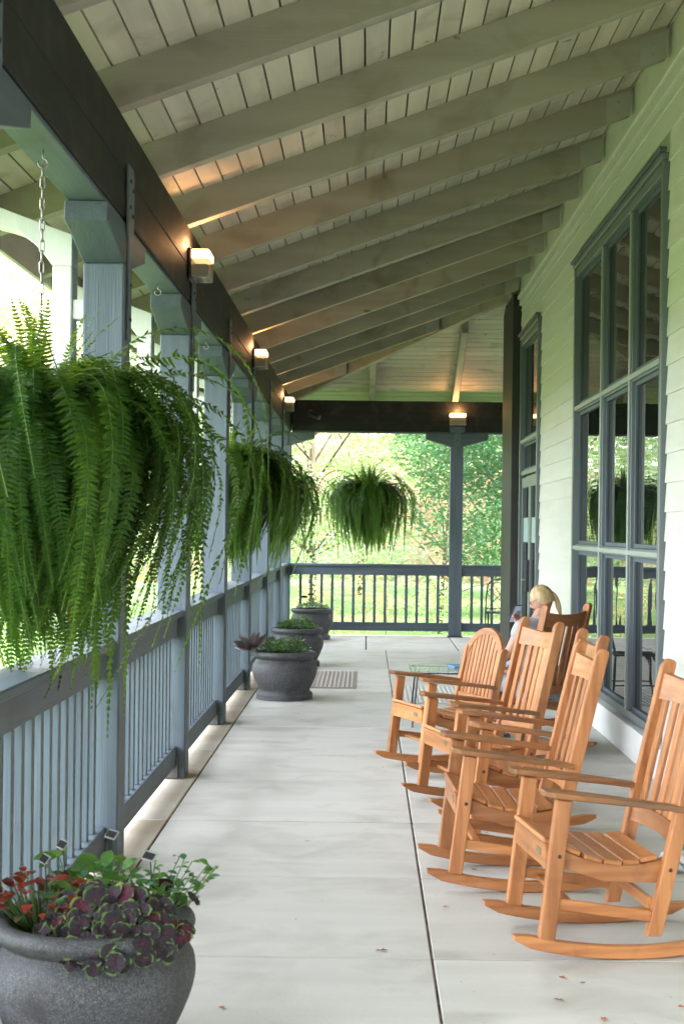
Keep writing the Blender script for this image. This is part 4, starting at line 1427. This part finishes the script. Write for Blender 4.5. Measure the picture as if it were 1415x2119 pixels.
# ------------------------------------------------------------------ hanging ferns
def frond_mesh(L, a0, a1, bend, wid, seed, sp=.0135, sway=.0):
    rr = random.Random(seed)
    mb = MB()
    n = int(L/sp)
    p = Vector((0, 0, 0)); pts = []; dirs = []
    for i in range(n+1):
        t = i/n
        k = min(1, t/bend); k = k*k*(3-2*k)
        a = a0+(a1-a0)*k
        d = Vector((math.cos(a), sway*math.sin(t*4+seed), math.sin(a))).normalized()
        pts.append(p.copy()); dirs.append(d)
        p = p+d*(L/n)
    for i in range(2, n):
        t = i/n
        w = wid*min(1, (t+.02)/.16)**.7*max(.05, (1-t**2.6))**.85
        d = dirs[i]
        for s in (-1, 1):
            y = Vector((0, s, 0))
            ll = w*rr.uniform(.85, 1.1)
            dr = (y*.95+d*rr.uniform(.12, .42)+d.cross(y)*rr.uniform(-.35, .35)).normalized()
            nrm = dr.cross(d)*s
            b = pts[i]
            hw = d*(sp*(.36 if sp < .018 else .46))
            droop = Vector((0, 0, -.10*ll)) if d.z > -.5 else Vector((0, 0, 0))
            if ll < .004: continue
            o = len(mb.v)
            mb.v += [tuple(b-hw*.8), tuple(b+dr*ll*.45-hw+nrm*ll*.06), tuple(b+dr*ll+droop+d*ll*.1), tuple(b+dr*ll*.45+hw+nrm*ll*.06), tuple(b+hw*.8)]
            mb.f.append((o, o+1, o+2, o+3, o+4) if s > 0 else (o+4, o+3, o+2, o+1, o)); mb.mi.append(0)
    mb.tube([tuple(q) for q in pts[::3]], .0016, 3, mi=1, cap=False)
    return mb.mesh("frond", [M_FERN, M_RACHIS])
FR = {}
def fronds_for(key, specs, sp):
    out = []
    for i, (L, a0, a1, bend, wid) in enumerate(specs):
        out.append(frond_mesh(L, rad(a0), rad(a1), bend, wid, i*7+hash(key) % 5 if False else i*7, sp, .06*((i % 3)-1)))
    return out
OUTER = [(1.42, 58, -90, .80, .054), (1.30, 46, -88, .78, .052), (1.52, 40, -90, .70, .056), (1.20, 66, -84, .95, .050), (1.36, 52, -92, .72, .054), (1.12, 34, -78, .95, .052), (1.46, 62, -90, .74, .055), (1.18, 44, -86, .86, .050)]
MID = [(1.24, 60, -94, .58, .052), (1.38, 48, -95, .50, .054), (1.10, 66, -92, .64, .050), (1.30, 40, -94, .52, .054), (1.0, 54, -88, .72, .048)]
INNER = [(1.10, 60, -96, .42, .050), (1.20, 50, -96, .36, .052), (.95, 45, -94, .45, .048)]
TOPS = [(.52, 86, 62, 1.0, .040), (.46, 76, 20, 1.0, .040), (.56, 66, -40, 1.0, .044), (.44, 88, 72, 1.0, .034), (.66, 60, -75, .95, .046), (.58, 80, 35, 1.0, .042)]
SETS = {}
for key, sp in (("fine", .0165), ("coarse", .0185)):
    SETS[key] = [fronds_for(key+str(j), S, sp) for j, S in enumerate((OUTER, MID, INNER, TOPS))]
M_DEAD = mat("dry frond brown", (.16, .09, .035), .8, .2, col2=(.22, .14, .05), vscale=(5, 5, 5), trans=.2, rvar=.3)
DEAD = []
for me_ in SETS["coarse"][2]:
    d_ = me_.copy(); d_.materials[0] = M_DEAD; d_.materials[1] = M_DEAD; DEAD.append(d_)
LINKM = MB().tube([(.0085*math.cos(t), 0, (.016 if math.sin(t) > 0 else -.016)+.0085*math.sin(t)) for t in [PI/8+2*PI*i/8 for i in range(8)]], .0028, 5, closed=True).mesh("link", M_STEEL, True)
M_BASK = mat("fern basket", (.05, .035, .025), .95, .1, var=.3, vscale=(30, 30, 30), bump=1, bscale=(60, 60, 60), dist=.02)
def fern(x, y, zhook, ztop, label, seed, counts, key, size=1.0, longs=(), extra=0, zs=1.0, tilt=0.0):
    """zhook: beam soffit; ztop: where the three wires meet; basket 0.35 below that"""
    rr = random.Random(seed)
    zb = ztop-.40
    t = thing("hanging_fern", label, "fern", (x, y, zb), 0, "hanging fern baskets")
    place("hook", HOOK, t, (0, 0, zhook-zb-.0))
    ch = thing("x", "x", "x"); COL.objects.unlink(ch); bpy.data.objects.remove(ch)
    z = zhook-zb-.066
    first = None
    while z > ztop-zb+.02:
        o = place("chain_link", LINKM, t, (0, 0, z-.014), (0, 0, (0 if int(z*1000) % 2 else PI/2)))
        o.rotation_euler[2] = 0 if first else PI/2
        first = not first
        z -= .040
    for k in range(3):
        a = 2*PI*k/3+.5
        MB().tube([(0, 0, ztop-zb+.02), (.15*math.cos(a), .15*math.sin(a), .03)], .0022, 5).build("hanger_wire", M_BLACK, t)
    MB().lathe([(0, -.16), (.07, -.155), (.13, -.10), (.165, 0), (.17, .03), (.155, .035), (.10, .05), (0, .07)], 20).build("basket", M_BASK, t, True)
    for j, cnt in enumerate(counts):
        for i in range(cnt):
            me = SETS[key][j][rr.randrange(len(SETS[key][j]))]
            a = 2*PI*(i+rr.random())/cnt
            r0 = rr.uniform(.02, .14) if j != 3 else rr.uniform(0, .10)
            s = size*rr.uniform(.70, 1.06)
            if j == 0 and rr.random() < .12: s *= 1.12
            place("frond", me, t, (r0*math.cos(a), r0*math.sin(a), .03+rr.uniform(0, .03)),
                  (rr.uniform(-.25, .25), rr.uniform(-.22, .16)+(tilt*rr.uniform(.5, 1.4) if j < 2 else tilt*.5), a+rr.uniform(-.5, .5)), (s*rr.uniform(.80, 1.08), s, s*(zs*rr.uniform(.74, 1.06) if j != 3 else rr.uniform(.8, 1.2))))
    mass = MB()
    for i in range(extra):
        j = rr.choice((0, 1, 1, 2))
        me = rr.choice(SETS[key][j])
        a = rr.uniform(0, 2*PI); sx = rr.uniform(.35, 1.05)*size; s = size*rr.uniform(.8, 1.0)
        M_ = (Matrix.Translation((.1*math.cos(a), .1*math.sin(a), .02)) @ Euler((rr.uniform(-.2, .2), rr.uniform(-.1, .15)+tilt, a)).to_matrix().to_4x4()
              @ Matrix.Diagonal((sx, s, s*zs*rr.uniform(.75, 1.0), 1)))
        o_ = len(mass.v)
        mass.v += [(M_ @ v.co)[:] for v in me.vertices]
        for p in me.polygons:
            mass.f.append(tuple(o_+q for q in p.vertices)); mass.mi.append(p.material_index)
    if extra: mass.build("frond_mass", [M_FERN, M_RACHIS], t, kind="stuff")
    for i in range(11):
        a = rr.uniform(0, 2*PI)
        place("frond", rr.choice(DEAD), t, (.1*math.cos(a), .1*math.sin(a), .02), (rr.uniform(-.3, .3), rr.uniform(-.2, .3), a), (size*rr.uniform(.5, .9), size*.8, size*rr.uniform(.6, .95)), label="dry brown frond")
    for (a, sx, sz) in longs:
        place("frond", SETS[key][0][2], t, (.1*math.cos(a), .1*math.sin(a), .03), (0, 0, a), (sx, 1.0, sz))
    return t
fern(-1.23, 5.34, BZ0, 2.33, "huge hanging fern in the left foreground on a steel chain", 21, (140, 80, 18, 58), "fine", 1.04, extra=460, zs=1.12, tilt=.34,
     longs=((rad(-34), .40, 1.50), (rad(-26), .44, 1.42), (rad(-42), .36, 1.36), (rad(-15), .8, 1.2)))
fern(-1.23, 12.75, BZ0, 2.46, "second hanging fern, lush, between the left posts above the front far planter", 22, (95, 65, 40, 32), "coarse", 1.02, extra=280, zs=1.10, tilt=.32,
     longs=((rad(-60), .7, 1.1), (rad(-20), .9, 1.08)))
fern(-1.23, 17.65, BZ0, 2.42, "third hanging fern, partly hidden behind the second one", 23, (85, 60, 35, 26), "coarse", 1.02, extra=220, zs=1.05, tilt=.28)
fern(0.0, 21.095, BZ0, 2.42, "bright round hanging fern in the middle of the far opening", 24, (80, 50, 25, 80), "coarse", .98, extra=180, zs=1.16, tilt=.10,
     longs=((rad(-50), .6, 1.2), (rad(-35), .8, 1.15)))

# ------------------------------------------------------------------ fallen leaves, scraps
M_DRY = mat("dry red leaf", (.22, .045, .03), .7, .2, col2=(.40, .17, .07), vscale=(2, 2, 2), rvar=.4)
def dry_leaf():
    vs = [(0, 0, .1)]; n = 10
    for i in range(n):
        a = 2*PI*i/n; r = 1 if i % 2 == 0 else .42
        if i == 5: r = .3
        vs.append((math.cos(a)*r, math.sin(a)*r*.8, .05+.30*abs(math.sin(a*1.5+.4))))
    return MB().add(vs, [(0, 1+i, 1+(i+1) % n) for i in range(n)]).mesh("fallen_leaf", M_DRY)
DL = dry_leaf()
def floor_at(px, py):
    dx, dy = px-760, py-1092
    dx0, dy0 = dx+.012*dy, dy-.012*dx
    Y = 4720/dy0
    return (dx0*Y/2950, Y, .003)
leaves = [(788, 1969, .030, "dry red leaf lying just above the near cross joint left of the centre line"),
          (460, 2088, .022, "curled pink-brown leaf on the floor beside the near planter base"),
          (980, 1801, .020, "dark red curled leaf under the second rocking chair"),
          (1007, 1725, .018, "small red leaf on the floor behind the second rocking chair's rocker"),
          (921, 1878, .020, "pale brown leaf right of the long centre joint"),
          (1163, 2025, .022, "small brown leaf in front of the nearest rocker's front end"),
          (1205, 2036, .016, "tiny orange leaf just right of a brown leaf before the nearest chair"),
          (1155, 2071, .024, "broken leaf pieces below the nearest rocking chair"),
          (1248, 2112, .024, "dark red leaf at the very bottom edge"),
          (1408, 2085, .020, "brown leaf at the bottom right corner"),
          (1203, 1962, .022, "dark curled leaf under the nearest rocking chair"),
          (636, 1742, .016, "faint brown leaf fragment on the middle slab"),
          (618, 1478, .016, "small dark speck of leaf in front of the front far planter"),
          (545, 1535, .016, "leaf crumb on the floor left of the walkway"),
          (792, 1589, .014, "dark leaf crumb near the arched chair's rocker tip")]
for i, (px, py, s, lb) in enumerate(leaves):
    o = place("fallen_leaf", DL, None, floor_at(px, py), (0, 0, i*1.7), (s, s*.8, s*.6))
    tag(o, lb, "leaf", "fallen leaves on the porch floor")
# green and white cloth bundle on the floor at the right edge
t = thing("cloth_bundle", "crumpled green and white cloth on the floor at the right edge", "cloth", (1.52, 6.75, 0))
for (m_, s0, o_) in ((mat("green cloth", (.02, .28, .15), .9, .1), 4, (0, 0, .0)), (mat("white cloth", (.6, .62, .6), .9, .1), 9, (-.05, -.05, 0))):
    rr = random.Random(s0); mb = MB()
    for k in range(7):
        c = Vector((rr.uniform(-.05, .05), rr.uniform(-.05, .05), rr.uniform(.03, .11)))+Vector(o_)
        pts = [tuple(c+Vector((.04*math.cos(t_)*rr.uniform(.7, 1.2), .04*math.sin(t_)*rr.uniform(.7, 1.2), .02*math.sin(t_*2+k)))) for t_ in [2*PI*i/9 for i in range(9)]]
        mb.tube(pts, .016, 6, closed=True)
    mb.build("cloth", m_, t, True)

# ------------------------------------------------------------------ trees, shrubs
def leafcloud(clumps, nleaf, size, seed, flat=.6):
    rr = random.Random(seed); mb = MB()
    for (cx, cy, cz_, cr, ch) in clumps:
        k = int(nleaf*(cr/1.0)**2)
        for i in range(k):
            while True:
                u = Vector((rr.uniform(-1, 1), rr.uniform(-1, 1), rr.uniform(-1, 1)))
                if .12 < u.length < 1: break
            u = u*(u.length**-.35)
            p = Vector((cx+u.x*cr, cy+u.y*cr, cz_+u.z*ch))
            s = size*rr.uniform(.6, 1.35)
            a = Vector((rr.gauss(0, 1), rr.gauss(0, 1), rr.gauss(0, .5))).normalized()
            b = a.cross(Vector((rr.gauss(0, 1), rr.gauss(0, 1), rr.gauss(0, 1)))).normalized()
            o = len(mb.v)
            mb.v += [tuple(p-a*s), tuple(p+b*s*.42-a*s*.1), tuple(p+a*s), tuple(p-b*s*.42-a*s*.1)]
            mb.f.append((o, o+1, o+2, o+3)); mb.mi.append(0)
    return mb
M_BARK = mat("tree bark", (.11, .085, .065), .9, .2, var=.3, vscale=(8, 8, 2), bump=.8, bscale=(20, 20, 4), dist=.03)
def leafmat(name, c1, c2, tc):
    return mat(name, c1, .55, .35, col2=c2, vscale=(.7, .7, .7), trans=.45, tcol=tc, rvar=.15, detail=2)
LM = {
 'green': leafmat("tree green", (.028, .085, .045), (.06, .13, .05), (.09, .22, .06)),
 'lime': leafmat("tree lime", (.15, .25, .09), (.23, .30, .12), (.30, .42, .13)),
 'gold': leafmat("tree gold", (.36, .27, .12), (.24, .28, .11), (.48, .40, .15)),
 'pink': leafmat("tree pink", (.46, .23, .18), (.32, .31, .18), (.55, .36, .26)),
 'pale': leafmat("tree pale", (.21, .31, .17), (.31, .37, .23), (.36, .46, .24)),
}
def make_tree(name, label, x, y, H, cr, kind, seed, nc=16, nleaf=170, leaf=.11, low=.35, group=None, cat="tree"):
    rr = random.Random(seed)
    z0 = gz(x, y)
    t = thing(name, label, cat, (x, y, z0-.05), 0, group)
    tr = MB()
    r0 = (.022 if name == "tree" else .010)*H*.5
    lean = rr.uniform(-.3, .3)
    tp = [(0, 0, 0), (lean*.2, .1, H*.25), (lean*.5, .0, H*.5), (lean, .1, H*.8)]
    tr.tube(tp, [r0, r0*.75, r0*.5, r0*.2], 9)
    clumps = []
    for i in range(nc):
        a = i*2.4+rr.uniform(-.4, .4); s = (i+.5)/nc
        zz = H*(low+(1-low)*s)*rr.uniform(.93, 1.04)
        prof = math.sin(PI*min(1, (.18+.82*(1-abs(s-.38)*1.25))*.55))
        rr_ = cr*prof*rr.uniform(.35, 1.0)
        cx, cy = rr_*math.cos(a)+lean*s, rr_*math.sin(a)
        c_r = cr*rr.uniform(.26, .46)
        clumps.append((cx, cy, zz, c_r, c_r*rr.uniform(.55, .8)))
        k = min(.8, max(.15, (zz/H)-.22))
        bx = lean*k
        tr.tube([(bx, 0, H*k), ((cx+bx)/2, cy/2, (H*k+zz)/2+.1), (cx, cy, zz), (cx*1.25, cy*1.25, zz+c_r*.3)], [r0*.32, r0*.2, r0*.1, r0*.04], 5)
        for q in range(3):
            d = Vector((rr.gauss(0, 1), rr.gauss(0, 1), rr.gauss(0, .7))).normalized()*c_r*.85
            tr.tube([(cx, cy, zz), (cx+d.x*.5, cy+d.y*.5, zz+d.z*.5+.05), (cx+d.x, cy+d.y, zz+d.z)], [r0*.09, r0*.06, r0*.03], 4)
    tr.build("trunk", M_BARK, t, True)
    lc = leafcloud(clumps, nleaf, leaf, seed+1)
    lc.build("crown", LM[kind], t)
    return t
TREES = [
 # x, y, H, r, kind
 (3.5, 27.5, 7.8, 3.2, 'green', "dark green feathery tree just beyond the far railing at the right", 34, 1500, .050, .24),
 (1.6, 31.0, 5.2, 2.0, 'pink', "pink-leaved small tree behind the far opening right of the bright fern", 14, 230, .09, .2),
 (-4.6, 33.0, 9.0, 3.4, 'pale', "pale washed-out tree beyond the left end of the far railing", 22, 150, .12, .2),
 (-1.4, 37.0, 10.5, 3.8, 'lime', "tall lime-green tree directly behind the bright fern", 24, 150, .13, .18),
 (2.6, 41.0, 11.0, 4.0, 'pale', "tall pale green tree in the middle distance behind the lone far post", 24, 140, .14, .15),
 (7.5, 38.0, 10.0, 4.0, 'lime', "yellow-green tree at the far right behind the green feathery tree", 22, 150, .13, .15),
 (-8.5, 42.0, 11.5, 4.4, 'gold', "golden autumn tree in the distance left of the lime tree", 22, 130, .15, .15),
 (-.2, 52.0, 13.0, 5.0, 'pink', "large pinkish autumn tree far behind the lawn", 26, 110, .17, .12),
 (6.0, 56.0, 13.5, 5.2, 'gold', "large golden tree in the far distance to the right", 26, 100, .18, .12),
 (-7.5, 60.0, 14.0, 5.5, 'pale', "very tall pale tree in the farthest row to the left", 26, 100, .19, .1),
 (12.0, 50.0, 13.0, 5.2, 'pale', "broad pale tree far right beyond the house corner", 24, 100, .18, .12),
 (-9.5, 22.0, 7.5, 2.8, 'lime', "bright lime tree seen left of the posts above the large fern", 20, 190, .11, .2),
 (-12.5, 28.5, 9.0, 3.6, 'pale', "pale tree on the left lawn behind the bright lime tree", 22, 150, .12, .2),
 (-7.4, 26.5, 7.0, 2.6, 'gold', "golden tree glimpsed between the left posts", 18, 190, .11, .2),
 (-6.6, 18.5, 5.0, 1.9, 'pale', "small pale tree outside the left posts", 16, 230, .09, .2),
 (-15.0, 20.0, 9.0, 3.6, 'lime', "broad lime tree far out on the left lawn", 20, 140, .13, .2),
]
for i, (x, y, H, cr, kd, lb, nc, nl, lf, low) in enumerate(TREES):
    if i > 1: nl = int(nl*3.0); lf *= .60
    make_tree("tree", lb, x, y, H, cr, kd, 100+i*3, nc, nl, lf, low, "trees around the lawn")
SHR = [(-3.7, 15.6, 1.5, .95, 'pale', "grey-green shrub just outside the railing behind the large fern"), (-4.9, 15.0, 1.45, 1.0, 'pale', "wide grey-green shrub outside the railing at the left edge"), (-4.0, 18.4, 1.7, 1.1, 'lime', "green shrub outside the left railing further along"),
       (-2.6, 25.5, 1.3, .9, 'lime', "low lime shrub below the far railing at the left"), (-.6, 26.2, 1.5, 1.0, 'gold', "low golden shrub below the far railing"),
       (1.2, 25.4, 1.3, .9, 'lime', "low green shrub behind the far railing near the lone post"), (3.0, 25.0, 1.5, 1.0, 'pink', "pink flowering shrub behind the far railing at the right"),
       (-4.6, 28.0, 1.9, 1.3, 'pale', "pale shrub past the corner of the far railing"), (.4, 29.0, 2.0, 1.4, 'pale', "rounded pale shrub further down the far lawn"),
       (-6.2, 13.8, 1.25, 1.0, 'pale', "grey-green shrub on the left lawn beside the large fern"), (-7.2, 16.0, 1.4, 1.1, 'pale', "second grey-green shrub on the left lawn, further back"),
       (-8.4, 18.6, 1.6, 1.2, 'lime', "lime shrub on the left lawn behind the grey-green ones"), (5.6, 26.5, 1.8, 1.3, 'lime', "lime shrub beyond the house corner"),
       (-2.9, 31.5, 2.2, 1.5, 'pink', "pink-tinged shrub in front of the lime tree"), (4.8, 32.0, 2.4, 1.6, 'gold', "golden shrub behind the far right railing")]
for i, (x, y, H, cr, kd, lb) in enumerate(SHR):
    make_tree("shrub", lb, x, y, H, cr, kd, 300+i*3, 12, 620, .045, .25, "shrubs on the lawn", "shrub")
# far wood as one mass
rr = random.Random(77)
cl = []
for i in range(90):
    a = rad(-62+124*i/89)
    d = rr.uniform(72, 95)
    x, y = d*math.sin(a), d*math.cos(a)
    for k in range(2):
        r_ = rr.uniform(3.5, 5.5)
        cl.append((x+rr.uniform(-3, 3), y, gz(x, y)+2.0+k*4.0+rr.uniform(-1, 1.5), r_, r_*.75))
lc = leafcloud(cl, 18, .42, 78)
tag(lc.build("distant_woods", LM['pale']), "pale hazy band of distant trees beyond the lawn", None, None, "stuff")
